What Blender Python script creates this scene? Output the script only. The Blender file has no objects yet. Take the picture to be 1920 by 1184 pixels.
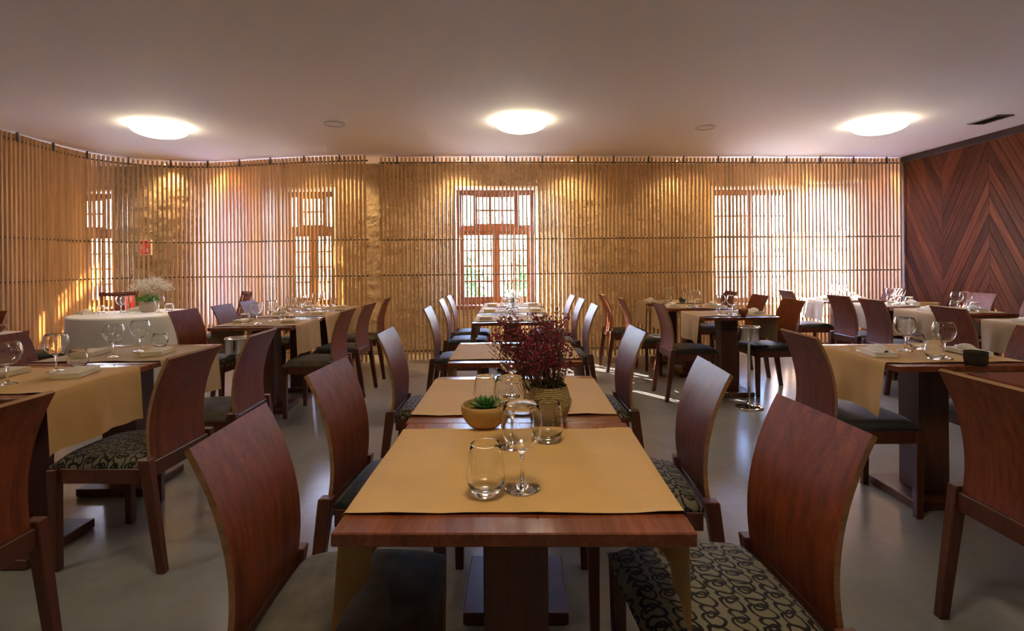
import bpy, bmesh, math, random
from mathutils import Vector, Matrix, noise
R = random.Random(7)
SC = bpy.context.scene
COL = SC.collection
PI = math.pi

# ---------------------------------------------------------------- camera, sky, sun, exposure
cam_d = bpy.data.cameras.new('camera')
cam = bpy.data.objects.new('camera', cam_d)
COL.objects.link(cam)
cam_d.sensor_width = 36.0
cam_d.lens = 36.0 * 1000 / 1920
cam_d.shift_y = -99 / 1920
cam_d.clip_start = 0.05
cam.matrix_world = Matrix.Translation((0, 0, 1.27)) @ Matrix.Rotation(PI / 2, 4, 'X') @ Matrix.Rotation(-0.010, 4, 'Z')
SC.camera = cam

SUN_DIR = Vector((0.58, -0.81, -0.59)).normalized()     # the way the light travels
world = bpy.data.worlds.new('sky')
SC.world = world
world.use_nodes = True
wn = world.node_tree
wn.nodes.clear()
w_out = wn.nodes.new('ShaderNodeOutputWorld')
w_bg = wn.nodes.new('ShaderNodeBackground')
w_sky = wn.nodes.new('ShaderNodeTexSky')
w_sky.sky_type = 'NISHITA'
w_sky.sun_disc = False
w_sky.sun_elevation = math.asin(-SUN_DIR.z)
w_sky.sun_rotation = math.atan2(-SUN_DIR.x, -SUN_DIR.y)
w_sky.dust_density = 0.7
w_sky.ozone_density = 2.0
w_bg.inputs[1].default_value = 2.7
w_wb = wn.nodes.new('ShaderNodeMix')            # white balance set for the warm lamps
w_wb.data_type = 'RGBA'
w_wb.blend_type = 'MULTIPLY'
w_wb.inputs[0].default_value = 1.0
w_wb.inputs[7].default_value = (0.86, 0.94, 1.22, 1.0)
wn.links.new(w_sky.outputs[0], w_wb.inputs[6])
wn.links.new(w_wb.outputs[2], w_bg.inputs[0])
wn.links.new(w_bg.outputs[0], w_out.inputs[0])
sun_d = bpy.data.lights.new('sun', 'SUN')
sun_d.energy = 55.0
sun_d.color = (1.0, 0.94, 0.86)
sun_d.angle = 0.009
sun = bpy.data.objects.new('sun', sun_d)
COL.objects.link(sun)
sun.location = (-8, 16, 9)
sun.rotation_euler = SUN_DIR.to_track_quat('-Z', 'Y').to_euler()
VS = SC.view_settings
VS.view_transform = 'Standard'
VS.look = 'None'
VS.exposure = 1.5
VS.gamma = 1.0
VS.use_curve_mapping = False
LAMP_W = 8.0        # emission strength of the ceiling domes
SPOT_W = 32.0

# ---------------------------------------------------------------- materials
def new_mat(name):
    m = bpy.data.materials.new(name)
    m.use_nodes = True
    nt = m.node_tree
    nt.nodes.clear()
    out = nt.nodes.new('ShaderNodeOutputMaterial')
    return m, nt, out

def N(nt, kind, **kw):
    n = nt.nodes.new(kind)
    for k, v in kw.items():
        if k.startswith('i_'):
            key = k[2:]
            n.inputs[int(key) if key.isdigit() else key.replace('_', ' ')].default_value = v
        else:
            setattr(n, k, v)
    return n

def math_n(nt, op, a, b=None, c=None):
    n = nt.nodes.new('ShaderNodeMath')
    n.operation = op
    for i, v in enumerate((a, b, c)):
        if v is None:
            continue
        if isinstance(v, (int, float)):
            n.inputs[i].default_value = v
        else:
            nt.links.new(v, n.inputs[i])
    return n.outputs[0]

def rgba(c):
    return (c[0], c[1], c[2], 1.0)

def principled(nt, out, rough=0.5, spec=0.5, metal=0.0):
    p = nt.nodes.new('ShaderNodeBsdfPrincipled')
    p.inputs['Roughness'].default_value = rough
    p.inputs['Specular IOR Level'].default_value = spec
    p.inputs['Metallic'].default_value = metal
    nt.links.new(p.outputs[0], out.inputs[0])
    return p

def coords(nt, scale, rnd=True):
    tc = nt.nodes.new('ShaderNodeTexCoord')
    mp = nt.nodes.new('ShaderNodeMapping')
    mp.inputs['Scale'].default_value = scale
    nt.links.new(tc.outputs['Object'], mp.inputs['Vector'])
    if rnd:
        oi = nt.nodes.new('ShaderNodeObjectInfo')
        k = math_n(nt, 'MULTIPLY', oi.outputs['Random'], 37.0)
        nt.links.new(k, mp.inputs['Location'])
        return mp.outputs[0], oi.outputs['Random']
    return mp.outputs[0], None

def ramp(nt, fac, stops):
    r = nt.nodes.new('ShaderNodeValToRGB')
    cr = r.color_ramp
    while len(cr.elements) < len(stops):
        cr.elements.new(0.5)
    for e, (p, c) in zip(cr.elements, stops):
        e.position = p
        e.color = rgba(c)
    nt.links.new(fac, r.inputs[0])
    return r.outputs[0]

def noise_n(nt, vec, scale=1.0, detail=4.0, rough=0.55, dist=0.0):
    n = nt.nodes.new('ShaderNodeTexNoise')
    n.inputs['Scale'].default_value = scale
    n.inputs['Detail'].default_value = detail
    n.inputs['Roughness'].default_value = rough
    n.inputs['Distortion'].default_value = dist
    nt.links.new(vec, n.inputs['Vector'])
    return n.outputs[0]

def bump(nt, p, h, strength=0.2, dist=0.01):
    b = nt.nodes.new('ShaderNodeBump')
    b.inputs['Strength'].default_value = strength
    b.inputs['Distance'].default_value = dist
    nt.links.new(h, b.inputs['Height'])
    nt.links.new(b.outputs[0], p.inputs['Normal'])

def wood(name, c1, c2, scale, rough=0.4, vary=0.0, spec=0.5, fleck=0.25, coat=0.0):
    m, nt, out = new_mat(name)
    p = principled(nt, out, rough, spec)
    v, rnd = coords(nt, scale)
    n1 = noise_n(nt, v, 1.0, 5.0, 0.6, 0.3)
    mp2 = nt.nodes.new('ShaderNodeMapping')
    mp2.inputs['Scale'].default_value = (6, 6, 6)
    nt.links.new(v, mp2.inputs['Vector'])
    n2 = noise_n(nt, mp2.outputs[0], 1.0, 2.0)
    f = math_n(nt, 'ADD', math_n(nt, 'MULTIPLY', n1, 1.0 - fleck), math_n(nt, 'MULTIPLY', n2, fleck))
    col = ramp(nt, f, [(0.33, c1), (0.5, tuple((a + b) / 2 for a, b in zip(c1, c2))), (0.67, c2)])
    if vary:
        hsv = nt.nodes.new('ShaderNodeHueSaturation')
        nt.links.new(col, hsv.inputs['Color'])
        nt.links.new(math_n(nt, 'MULTIPLY_ADD', rnd, 2 * vary, 1.0 - vary), hsv.inputs['Value'])
        col = hsv.outputs[0]
    nt.links.new(col, p.inputs['Base Color'])
    if coat:
        p.inputs['Coat Weight'].default_value = coat
        p.inputs['Coat Roughness'].default_value = 0.18
    bump(nt, p, n2, 0.06, 0.004)
    return m

def plain(name, c, rough=0.5, spec=0.5, metal=0.0, nscale=0.0, namp=0.1, bstr=0.0, bdist=0.005, sheen=0.0):
    m, nt, out = new_mat(name)
    p = principled(nt, out, rough, spec, metal)
    v, _ = coords(nt, (1, 1, 1))
    n = noise_n(nt, v, nscale or 8.0, 4.0)
    lo = tuple(x * (1 - namp) for x in c)
    hi = tuple(min(1, x * (1 + namp)) for x in c)
    nt.links.new(ramp(nt, n, [(0.3, lo), (0.7, hi)]), p.inputs['Base Color'])
    if bstr:
        bump(nt, p, n, bstr, bdist)
    if sheen:
        p.inputs['Sheen Weight'].default_value = sheen
        p.inputs['Sheen Roughness'].default_value = 0.4
    return m

def cloth_mat(name, c, amp=0.06, hem=False):
    m, nt, out = new_mat(name)
    p = principled(nt, out, 0.85, 0.15)
    v, _ = coords(nt, (1, 1, 1))
    big = noise_n(nt, v, 6.0, 3.0)
    weave = noise_n(nt, v, 420.0, 1.0)
    f = math_n(nt, 'MULTIPLY_ADD', weave, 0.35, math_n(nt, 'MULTIPLY', big, 0.65))
    nt.links.new(ramp(nt, f, [(0.35, tuple(x * (1 - amp) for x in c)), (0.65, tuple(min(1, x * (1 + amp)) for x in c))]), p.inputs['Base Color'])
    h_ = math_n(nt, 'ADD', math_n(nt, 'MULTIPLY', big, 2.6), math_n(nt, 'MULTIPLY', weave, 0.12))
    if hem:
        tc = nt.nodes.new('ShaderNodeTexCoord'); sp = nt.nodes.new('ShaderNodeSeparateXYZ')
        nt.links.new(tc.outputs['Object'], sp.inputs[0])
        e1 = math_n(nt, 'GREATER_THAN', math_n(nt, 'ABSOLUTE', sp.outputs[1]), 0.2545)
        e2 = math_n(nt, 'LESS_THAN', sp.outputs[2], 0.528)
        h_ = math_n(nt, 'ADD', h_, math_n(nt, 'MULTIPLY', math_n(nt, 'MAXIMUM', e1, e2), 0.35))
    bump(nt, p, h_, 0.3, 0.006)
    p.inputs['Sheen Weight'].default_value = 0.1
    return m

def glass_mat(name, tint=(0.97, 0.985, 0.98), ior=1.5, rough=0.0, boost=1.0):
    m, nt, out = new_mat(name)
    t = N(nt, 'ShaderNodeBsdfTransparent')
    g = N(nt, 'ShaderNodeBsdfGlossy', i_Roughness=rough)
    lw = N(nt, 'ShaderNodeLayerWeight', i_Blend=0.5)
    sch = math_n(nt, 'MULTIPLY_ADD', math_n(nt, 'POWER', lw.outputs['Facing'], 3.0), 0.9, 0.045)
    mx = nt.nodes.new('ShaderNodeMixShader')
    edge = N(nt, 'ShaderNodeMix', data_type='RGBA')
    nt.links.new(math_n(nt, 'POWER', lw.outputs['Facing'], 5.0), edge.inputs[0])
    edge.inputs[6].default_value = rgba(tint)
    edge.inputs[7].default_value = rgba(tuple(x * 0.62 for x in tint))
    nt.links.new(edge.outputs[2], t.inputs[0])
    f = math_n(nt, 'MULTIPLY', sch, boost)
    f = math_n(nt, 'MINIMUM', f, 0.9)
    nt.links.new(f, mx.inputs[0])
    nt.links.new(t.outputs[0], mx.inputs[1])
    nt.links.new(g.outputs[0], mx.inputs[2])
    nt.links.new(mx.outputs[0], out.inputs[0])
    return m

def solid_glass(name):
    m, nt, out = new_mat(name)
    g = N(nt, 'ShaderNodeBsdfGlass', i_Roughness=0.0, i_IOR=1.47)
    g.inputs['Color'].default_value = (0.99, 0.995, 0.99, 1)
    nt.links.new(g.outputs[0], out.inputs[0])
    return m

def emit_mat(name, c, s):
    m, nt, out = new_mat(name)
    e = N(nt, 'ShaderNodeEmission', i_0=rgba(c), i_1=s)
    nt.links.new(e.outputs[0], out.inputs[0])
    return m

def sheer_mat(name):
    m, nt, out = new_mat(name)
    d = N(nt, 'ShaderNodeBsdfDiffuse', i_0=(0.5, 0.48, 0.55, 1))
    t = N(nt, 'ShaderNodeBsdfTranslucent', i_0=(0.205, 0.195, 0.26, 1))
    mx = N(nt, 'ShaderNodeMixShader', i_0=0.72)
    nt.links.new(d.outputs[0], mx.inputs[1])
    nt.links.new(t.outputs[0], mx.inputs[2])
    nt.links.new(mx.outputs[0], out.inputs[0])
    return m

def scroll_mat(name, base, line):
    """upholstery with rows of dark looping scrolls"""
    m, nt, out = new_mat(name)
    p = principled(nt, out, 0.8, 0.2)
    v, _ = coords(nt, (1, 1, 1))
    wob = N(nt, 'ShaderNodeTexNoise', i_Scale=16.0, i_Detail=1.0)
    nt.links.new(v, wob.inputs['Vector'])
    sub = N(nt, 'ShaderNodeVectorMath', operation='SUBTRACT')
    sub.inputs[1].default_value = (0.5, 0.5, 0.5)
    nt.links.new(wob.outputs['Color'], sub.inputs[0])
    scl = N(nt, 'ShaderNodeVectorMath', operation='SCALE')
    scl.inputs['Scale'].default_value = 0.028
    nt.links.new(sub.outputs[0], scl.inputs[0])
    add = N(nt, 'ShaderNodeVectorMath', operation='ADD')
    nt.links.new(v, add.inputs[0])
    nt.links.new(scl.outputs[0], add.inputs[1])
    sx = N(nt, 'ShaderNodeSeparateXYZ')
    nt.links.new(add.outputs[0], sx.inputs[0])
    PU, PV = 0.064, 0.060
    rowf = math_n(nt, 'DIVIDE', sx.outputs[0], PV)
    row = math_n(nt, 'FLOOR', rowf)
    fv = math_n(nt, 'MULTIPLY', math_n(nt, 'SUBTRACT', math_n(nt, 'FRACT', rowf), 0.5), PV)
    U = math_n(nt, 'ADD', math_n(nt, 'DIVIDE', sx.outputs[1], PU), math_n(nt, 'MULTIPLY', row, 0.37))
    masks = []
    for off, ra, rb, sh in ((0.0, 0.022, 0.027, 0.45), (0.5, 0.016, 0.022, 0.45), (0.25, 0.011, 0.013, -0.2)):
        uo = math_n(nt, 'ADD', U, off)
        wn_ = N(nt, 'ShaderNodeTexWhiteNoise', noise_dimensions='2D')
        cx = nt.nodes.new('ShaderNodeCombineXYZ')
        nt.links.new(math_n(nt, 'FLOOR', uo), cx.inputs[0]); nt.links.new(row, cx.inputs[1])
        nt.links.new(cx.outputs[0], wn_.inputs['Vector'])
        k_ = math_n(nt, 'MULTIPLY_ADD', wn_.outputs['Value'], 0.35, 0.75)
        fu = math_n(nt, 'MULTIPLY', math_n(nt, 'SUBTRACT', math_n(nt, 'FRACT', uo), 0.5), PU)
        fu = math_n(nt, 'ADD', fu, math_n(nt, 'MULTIPLY', fv, sh))
        eu = math_n(nt, 'DIVIDE', fu, ra); ev = math_n(nt, 'DIVIDE', fv, rb)
        d = math_n(nt, 'SQRT', math_n(nt, 'ADD', math_n(nt, 'MULTIPLY', eu, eu), math_n(nt, 'MULTIPLY', ev, ev)))
        masks.append(math_n(nt, 'LESS_THAN', math_n(nt, 'ABSOLUTE', math_n(nt, 'SUBTRACT', d, k_)), 0.0028 / ra))
    masks[0] = math_n(nt, 'MAXIMUM', masks[0], masks[2])
    mask = math_n(nt, 'MAXIMUM', masks[0], masks[1])
    mix = N(nt, 'ShaderNodeMix', data_type='RGBA')
    nt.links.new(mask, mix.inputs[0])
    mix.inputs[6].default_value = rgba(base)
    mix.inputs[7].default_value = rgba(line)
    nt.links.new(mix.outputs[2], p.inputs['Base Color'])
    bump(nt, p, mask, 0.4, 0.003)
    p.inputs['Sheen Weight'].default_value = 0.08
    return m

def stone_mat(name):
    m, nt, out = new_mat(name)
    p = principled(nt, out, 0.92, 0.15)
    v, _ = coords(nt, (1, 1, 1), False)
    a = noise_n(nt, v, 3.0, 6.0, 0.65, 0.6)
    b = noise_n(nt, v, 26.0, 8.0, 0.7, 1.4)
    f = math_n(nt, 'ADD', math_n(nt, 'MULTIPLY', a, 0.45), math_n(nt, 'MULTIPLY', b, 0.55))
    nt.links.new(ramp(nt, f, [(0.36, (0.26, 0.20, 0.13)), (0.5, (0.50, 0.41, 0.28)), (0.64, (0.66, 0.57, 0.42))]), p.inputs['Base Color'])
    bump(nt, p, b, 1.0, 0.06)
    return m

def floor_mat(name):
    m, nt, out = new_mat(name)
    p = principled(nt, out, 0.24, 0.5)
    v, _ = coords(nt, (1, 1, 1), False)
    a = noise_n(nt, v, 1.3, 6.0, 0.6, 0.4)
    b = noise_n(nt, v, 18.0, 4.0, 0.6)
    f = math_n(nt, 'ADD', math_n(nt, 'MULTIPLY', a, 0.75), math_n(nt, 'MULTIPLY', b, 0.25))
    nt.links.new(ramp(nt, f, [(0.1, (0.20, 0.188, 0.168)), (0.9, (0.40, 0.378, 0.34))]), p.inputs['Base Color'])
    nt.links.new(math_n(nt, 'MULTIPLY_ADD', a, 0.16, 0.12), p.inputs['Roughness'])
    bump(nt, p, b, 0.03, 0.01)
    return m

def basket_mat(name, c1, c2, su=120.0, sv=170.0):
    m, nt, out = new_mat(name)
    p = principled(nt, out, 0.8, 0.2)
    tc = nt.nodes.new('ShaderNodeTexCoord')
    sx = nt.nodes.new('ShaderNodeSeparateXYZ')
    nt.links.new(tc.outputs['Object'], sx.inputs[0])
    ang = math_n(nt, 'ARCTAN2', sx.outputs[1], sx.outputs[0])
    row = math_n(nt, 'MULTIPLY', sx.outputs[2], sv)
    s1 = math_n(nt, 'SINE', math_n(nt, 'ADD', math_n(nt, 'MULTIPLY', ang, 44.0), math_n(nt, 'MULTIPLY', math_n(nt, 'FLOOR', row), PI)))
    s2 = math_n(nt, 'SINE', math_n(nt, 'MULTIPLY', row, 2 * PI))
    h = math_n(nt, 'MULTIPLY_ADD', math_n(nt, 'ADD', s1, s2), 0.25, 0.5)
    nt.links.new(ramp(nt, h, [(0.2, c1), (0.7, c2)]), p.inputs['Base Color'])
    bump(nt, p, h, 0.9, 0.004)
    return m

MT = {}
MT['sapele'] = wood('sapele_back', (0.082, 0.0135, 0.003), (0.235, 0.050, 0.0095), (40, 40, 1.6), 0.47, 0.10, 0.25, 0.35)
MT['frame'] = wood('sapele_frame', (0.060, 0.014, 0.006), (0.125, 0.033, 0.014), (22, 22, 3.0), 0.36, 0.08)
MT['ply'] = wood('plywood_edge', (0.26, 0.12, 0.045), (0.44, 0.23, 0.095), (3, 3, 60), 0.5)
MT['tabletop'] = wood('sapele_top', (0.12, 0.026, 0.009), (0.26, 0.07, 0.025), (24, 2.0, 24), 0.25, 0.08, 0.5, 0.25, 0.3)
MT['slat'] = wood('oak_slat', (0.45, 0.24, 0.095), (0.64, 0.385, 0.17), (40, 40, 2.2), 0.5, 0.13)
MT['board'] = wood('sapele_board', (0.075, 0.022, 0.009), (0.20, 0.062, 0.022), (30, 2.0, 30), 0.5, 0.42, 0.12)
MT['darkwood'] = wood('dark_red_wood', (0.11, 0.022, 0.012), (0.21, 0.05, 0.025), (22, 22, 3.0), 0.3, 0.05)
MT['window_wood'] = wood('window_wood', (0.10, 0.026, 0.012), (0.18, 0.052, 0.024), (20, 20, 3.0), 0.4)
MT['trim'] = plain('dark_trim', (0.035, 0.014, 0.008), 0.45)
MT['plain_seat'] = plain('dark_velour', (0.135, 0.112, 0.078), 0.85, 0.12, 0, 14, 0.25, 0.1, 0.004, 0.08)
MT['black_seat'] = plain('black_velour', (0.022, 0.020, 0.020), 0.6, 0.3, 0, 14, 0.3, 0.1, 0.004, 0.15)
MT['scroll_seat'] = scroll_mat('scroll_fabric', (0.20, 0.168, 0.108), (0.014, 0.012, 0.011))
MT['runner'] = cloth_mat('gold_linen', (0.66, 0.39, 0.135), hem=True)
MT['runner_tan'] = cloth_mat('tan_linen', (0.50, 0.35, 0.19), hem=True)
MT['runner_pale'] = cloth_mat('pale_linen', (0.60, 0.50, 0.36), hem=True)
MT['napkin'] = cloth_mat('cream_linen', (0.72, 0.60, 0.40))
MT['napkin_white'] = cloth_mat('white_linen', (0.80, 0.74, 0.64))
MT['white_cloth'] = cloth_mat('white_cloth', (0.80, 0.78, 0.75), 0.03)
MT['glass'] = solid_glass('clear_glass')
MT['green_glass'] = glass_mat('green_glass', (0.25, 0.42, 0.36), 1.5, 0.05, 1.6)
MT['pane'] = glass_mat('window_glass', (0.98, 0.99, 0.99), 1.45)
MT['stone'] = stone_mat('rough_stone')
MT['floor'] = floor_mat('polished_concrete')
MT['ceiling'] = plain('ceiling_paint', (0.86, 0.83, 0.81), 0.7, 0.25, 0, 40, 0.01)
MT['plaster'] = plain('white_plaster', (0.82, 0.80, 0.76), 0.8, 0.2, 0, 12, 0.03)
MT['wall'] = plain('beige_wall_paint', (0.55, 0.46, 0.37), 0.75, 0.2, 0, 12, 0.03)
MT['metal_dark'] = plain('dark_steel', (0.11, 0.105, 0.10), 0.4, 0.5, 0.8)
MT['metal_grey'] = plain('grey_steel', (0.34, 0.335, 0.33), 0.4, 0.5, 0.8)
MT['chrome'] = plain('chrome', (0.78, 0.76, 0.72), 0.10, 0.5, 1.0, 8, 0.02)
MT['lamp'] = emit_mat('opal_glass_lit', (1.0, 0.86, 0.62), LAMP_W)
MT['spot'] = emit_mat('downlight_lit', (1.0, 0.72, 0.36), 40.0)
MT['white_plastic'] = plain('white_plastic', (0.72, 0.70, 0.67), 0.5)
MT['sheer'] = sheer_mat('sheer_blind')
MT['red'] = plain('red_paint', (0.72, 0.035, 0.025), 0.35)
MT['sign_white'] = plain('sign_white', (0.85, 0.84, 0.82), 0.4)
MT['pot'] = plain('pale_pot', (0.55, 0.44, 0.33), 0.7, 0.3, 0, 30, 0.12, 0.2)
MT['bowl_wood'] = wood('bowl_wood', (0.36, 0.19, 0.05), (0.58, 0.36, 0.12), (10, 10, 30), 0.45)
MT['bowl_red'] = wood('copper_brown_bowl', (0.22, 0.06, 0.02), (0.38, 0.13, 0.05), (16, 16, 16), 0.3)
MT['weave'] = basket_mat('seagrass_weave', (0.20, 0.125, 0.04), (0.58, 0.42, 0.17))
MT['weave_dark'] = basket_mat('dark_weave', (0.022, 0.018, 0.013), (0.085, 0.068, 0.045), 60, 95)
MT['succulent'] = plain('succulent_leaf', (0.075, 0.22, 0.045), 0.45, 0.4, 0, 30, 0.3)
MT['blossom'] = plain('wine_blossom', (0.26, 0.034, 0.058), 0.75, 0.2, 0, 60, 0.55)
MT['stem'] = plain('dry_stem', (0.10, 0.065, 0.035), 0.8)
MT['moss'] = plain('moss', (0.06, 0.06, 0.018), 0.9, 0.1, 0, 60, 0.4)
MT['white_flower'] = plain('white_flower', (0.82, 0.78, 0.70), 0.8)
MT['green_leaf'] = plain('green_leaf', (0.10, 0.34, 0.035), 0.6, 0.3, 0, 30, 0.3)
MT['pale_stem'] = plain('pale_stem', (0.45, 0.42, 0.30), 0.8)
MT['foliage'] = plain('shrub_leaf', (0.09, 0.26, 0.06), 0.6, 0.3, 0, 4, 0.5)
MT['bark'] = plain('bark', (0.12, 0.08, 0.05), 0.9)
MT['ground'] = plain('outdoor_paving', (0.55, 0.53, 0.50), 0.9, 0.1, 0, 3, 0.12)

# ---------------------------------------------------------------- mesh helpers
class MB:
    def __init__(s):
        s.v = []; s.f = []; s.m = []
    def quad(s, pts, m=0):
        i = len(s.v); s.v += [tuple(p) for p in pts]
        s.f.append(tuple(range(i, i + len(pts)))); s.m.append(m)
    def hexa(s, p, m=0):
        """8 points: bottom ring 0-3 (ccw from above), top ring 4-7"""
        i = len(s.v); s.v += [tuple(q) for q in p]
        for f in ((3, 2, 1, 0), (4, 5, 6, 7), (0, 1, 5, 4), (1, 2, 6, 5), (2, 3, 7, 6), (3, 0, 4, 7)):
            s.f.append(tuple(i + k for k in f)); s.m.append(m)
    def box(s, x0, x1, y0, y1, z0, z1, m=0):
        s.hexa([(x0, y0, z0), (x1, y0, z0), (x1, y1, z0), (x0, y1, z0), (x0, y0, z1), (x1, y0, z1), (x1, y1, z1), (x0, y1, z1)], m)
    def bar(s, a, b, wa, wb=None, m=0):
        """square post from a to b with (x,y) sizes wa at a and wb at b, horizontal ends"""
        wb = wb or wa
        r = []
        for p, w in ((a, wa), (b, wb)):
            hx, hy = w[0] / 2, w[1] / 2
            r += [(p[0] - hx, p[1] - hy, p[2]), (p[0] + hx, p[1] - hy, p[2]), (p[0] + hx, p[1] + hy, p[2]), (p[0] - hx, p[1] + hy, p[2])]
        s.hexa(r, m)
    def lathe(s, prof, seg=24, m=0, cx=0, cy=0, fold=None):
        n = len(prof); base = len(s.v)
        for k in range(seg):
            a = 2 * PI * k / seg
            for (r, z) in prof:
                rr = r if fold is None else fold(r, z, a)
                s.v.append((cx + rr * math.cos(a), cy + rr * math.sin(a), z))
        for k in range(seg):
            k2 = (k + 1) % seg
            for j in range(n - 1):
                r0, r1 = prof[j][0], prof[j + 1][0]
                a, b, c, d = base + k * n + j, base + k2 * n + j, base + k2 * n + j + 1, base + k * n + j + 1
                if r0 < 1e-6 and r1 < 1e-6:
                    continue
                if r0 < 1e-6:
                    s.f.append((a, c, d))
                elif r1 < 1e-6:
                    s.f.append((a, b, d))
                else:
                    s.f.append((a, b, c, d))
                s.m.append(m)
    def tube(s, pts, r, seg=6, m=0, r2=None):
        pts = [Vector(p) for p in pts]
        base = len(s.v); n = len(pts)
        for i, p in enumerate(pts):
            t = (pts[min(i + 1, n - 1)] - pts[max(i - 1, 0)])
            if t.length < 1e-9:
                t = Vector((0, 0, 1))
            t.normalize()
            up = Vector((0, 0, 1)) if abs(t.z) < 0.9 else Vector((1, 0, 0))
            a = t.cross(up).normalized(); b = t.cross(a)
            rr = r if r2 is None else r + (r2 - r) * i / (n - 1)
            for k in range(seg):
                w = 2 * PI * k / seg
                q = p + a * (rr * math.cos(w)) + b * (rr * math.sin(w))
                s.v.append(tuple(q))
        for i in range(n - 1):
            for k in range(seg):
                k2 = (k + 1) % seg
                s.f.append((base + i * seg + k, base + i * seg + k2, base + (i + 1) * seg + k2, base + (i + 1) * seg + k)); s.m.append(m)
        s.f.append(tuple(base + k for k in range(seg))[::-1]); s.m.append(m)
        s.f.append(tuple(base + (n - 1) * seg + k for k in range(seg))); s.m.append(m)
    def grid(s, rows, m=0):
        base = len(s.v); nr = len(rows); nc = len(rows[0])
        for r in rows:
            s.v += [tuple(p) for p in r]
        for i in range(nr - 1):
            for j in range(nc - 1):
                a = base + i * nc + j
                s.f.append((a, a + 1, a + nc + 1, a + nc)); s.m.append(m)
    def mesh(s, name, mats, smooth=False, bevel=0.0, merge=False, seg=1):
        me = bpy.data.meshes.new(name)
        me.from_pydata(s.v, [], s.f)
        for mt in (mats if isinstance(mats, (list, tuple)) else [mats]):
            me.materials.append(MT[mt] if isinstance(mt, str) else mt)
        for p, k in zip(me.polygons, s.m):
            p.material_index = k
        bm = bmesh.new(); bm.from_mesh(me)
        if merge:
            bmesh.ops.remove_doubles(bm, verts=bm.verts, dist=1e-5)
        bmesh.ops.recalc_face_normals(bm, faces=bm.faces)
        if bevel:
            es = [e for e in bm.edges if len(e.link_faces) == 2 and e.calc_face_angle(0) > 0.5]
            bmesh.ops.bevel(bm, geom=es, offset=bevel, segments=seg, affect='EDGES', clamp_overlap=True)
        bm.to_mesh(me); bm.free()
        if smooth:
            for p in me.polygons:
                p.use_smooth = True
        me.update()
        return me
    def build(s, name, mats, parent=None, **kw):
        return put(name, s.mesh(name, mats, **kw), parent)

def put(name, me, parent=None, loc=None, rz=None):
    o = bpy.data.objects.new(name, me)
    COL.objects.link(o)
    if parent is not None:
        o.parent = parent
    if loc is not None:
        o.location = loc
    if rz is not None:
        o.rotation_euler = (0, 0, rz)
    return o

def empty(name, loc=(0, 0, 0), rz=0.0):
    o = bpy.data.objects.new(name, None)
    o.empty_display_size = 0.1
    COL.objects.link(o)
    o.location = loc
    o.rotation_euler = (0, 0, rz)
    return o

def tag(o, label=None, cat=None, group=None, kind=None):
    if label: o['label'] = label
    if cat: o['category'] = cat
    if group: o['group'] = group
    if kind: o['kind'] = kind
    return o

def copy_tree(o, parent=None):
    c = o.copy(); COL.objects.link(c); c.parent = parent
    for ch in o.children:
        copy_tree(ch, c)
    return c

# ---------------------------------------------------------------- the room
CZ = 2.68
FL = MB(); FL.box(-7.4, 5.6, -3.7, 8.5, -0.12, 0.0)
tag(FL.build('floor', 'floor'), 'polished grey concrete floor of the dining room', kind='structure')
CE = MB(); CE.box(-7.4, 5.6, -3.7, 8.5, CZ, CZ + 0.15)
tag(CE.build('ceiling', 'ceiling'), 'smooth off-white ceiling', kind='structure')
WL = MB(); WL.box(-7.4, -7.2, -3.6, 8.4, 0, CZ)
tag(WL.build('wall_left', 'wall'), kind='structure')
WR = MB(); WR.box(-7.4, 5.6, -3.7, -3.5, 0, CZ)
tag(WR.build('wall_rear', 'wall'), kind='structure')

# right wall with chevron boards
RX = 5.44
WRB = MB(); WRB.box(RX, RX + 0.16, -3.6, 8.4, 0, CZ)
wall_right = tag(WRB.build('wall_right', 'trim'), 'wall clad in chevron boards of red-brown wood', kind='structure')

def clip(poly, ax, val, keep_less):
    out = []
    for i in range(len(poly)):
        a, b = poly[i], poly[(i + 1) % len(poly)]
        ia = (a[ax] <= val) == keep_less or a[ax] == val
        ib = (b[ax] <= val) == keep_less or b[ax] == val
        if ia:
            out.append(a)
        if ia != ib:
            t = (val - a[ax]) / (b[ax] - a[ax])
            out.append((a[0] + t * (b[0] - a[0]), a[1] + t * (b[1] - a[1])))
    return out

CW, PITCH, RISE = 0.66, 0.20, 1.19
for k in range(8):
    y_far = 7.38 - CW * k
    y_near = y_far - CW
    up_near = (k % 2 == 1)
    z = -RISE - 0.02
    i = 0
    while z < 2.62:
        g = 0.005
        zf, zn = (z, z + RISE) if up_near else (z + RISE, z)
        poly = [(y_far - 0.002, zf + g), (y_far - 0.002, zf + PITCH - g), (y_near + 0.002, zn + PITCH - g), (y_near + 0.002, zn + g)]
        poly = clip(poly, 1, 2.60, True)
        poly = clip(poly, 1, 0.06, False) if len(poly) > 2 else []
        if len(poly) > 2:
            b = MB()
            n = len(poly)
            oy = sum(q[0] for q in poly) / n; oz = sum(q[1] for q in poly) / n
            # local: x along the board normal, built flat and turned so that the grain follows the slope
            ang = math.atan2(zn - zf, y_near - y_far)
            ca, sa = math.cos(ang), math.sin(ang)
            pts = [((q[0] - oy) * ca + (q[1] - oz) * sa, -(q[0] - oy) * sa + (q[1] - oz) * ca) for q in poly]
            fr = [(-0.014, p[0], p[1]) for p in pts]; bk = [(0.0, p[0], p[1]) for p in pts]
            b.quad(fr); b.quad(bk[::-1])
            for q in range(n):
                b.quad([fr[q], bk[q], bk[(q + 1) % n], fr[(q + 1) % n]])
            o = b.build('board', 'board', wall_right, merge=True)
            o.location = (RX, oy, oz)
            o.rotation_euler = (ang, 0, 0)
        z += PITCH
        i += 1
t = MB(); t.box(RX - 0.03, RX, -3.5, 8.2, 2.60, CZ)
tag(t.build('trim_1', 'trim', bevel=0.004), kind='structure')
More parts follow.
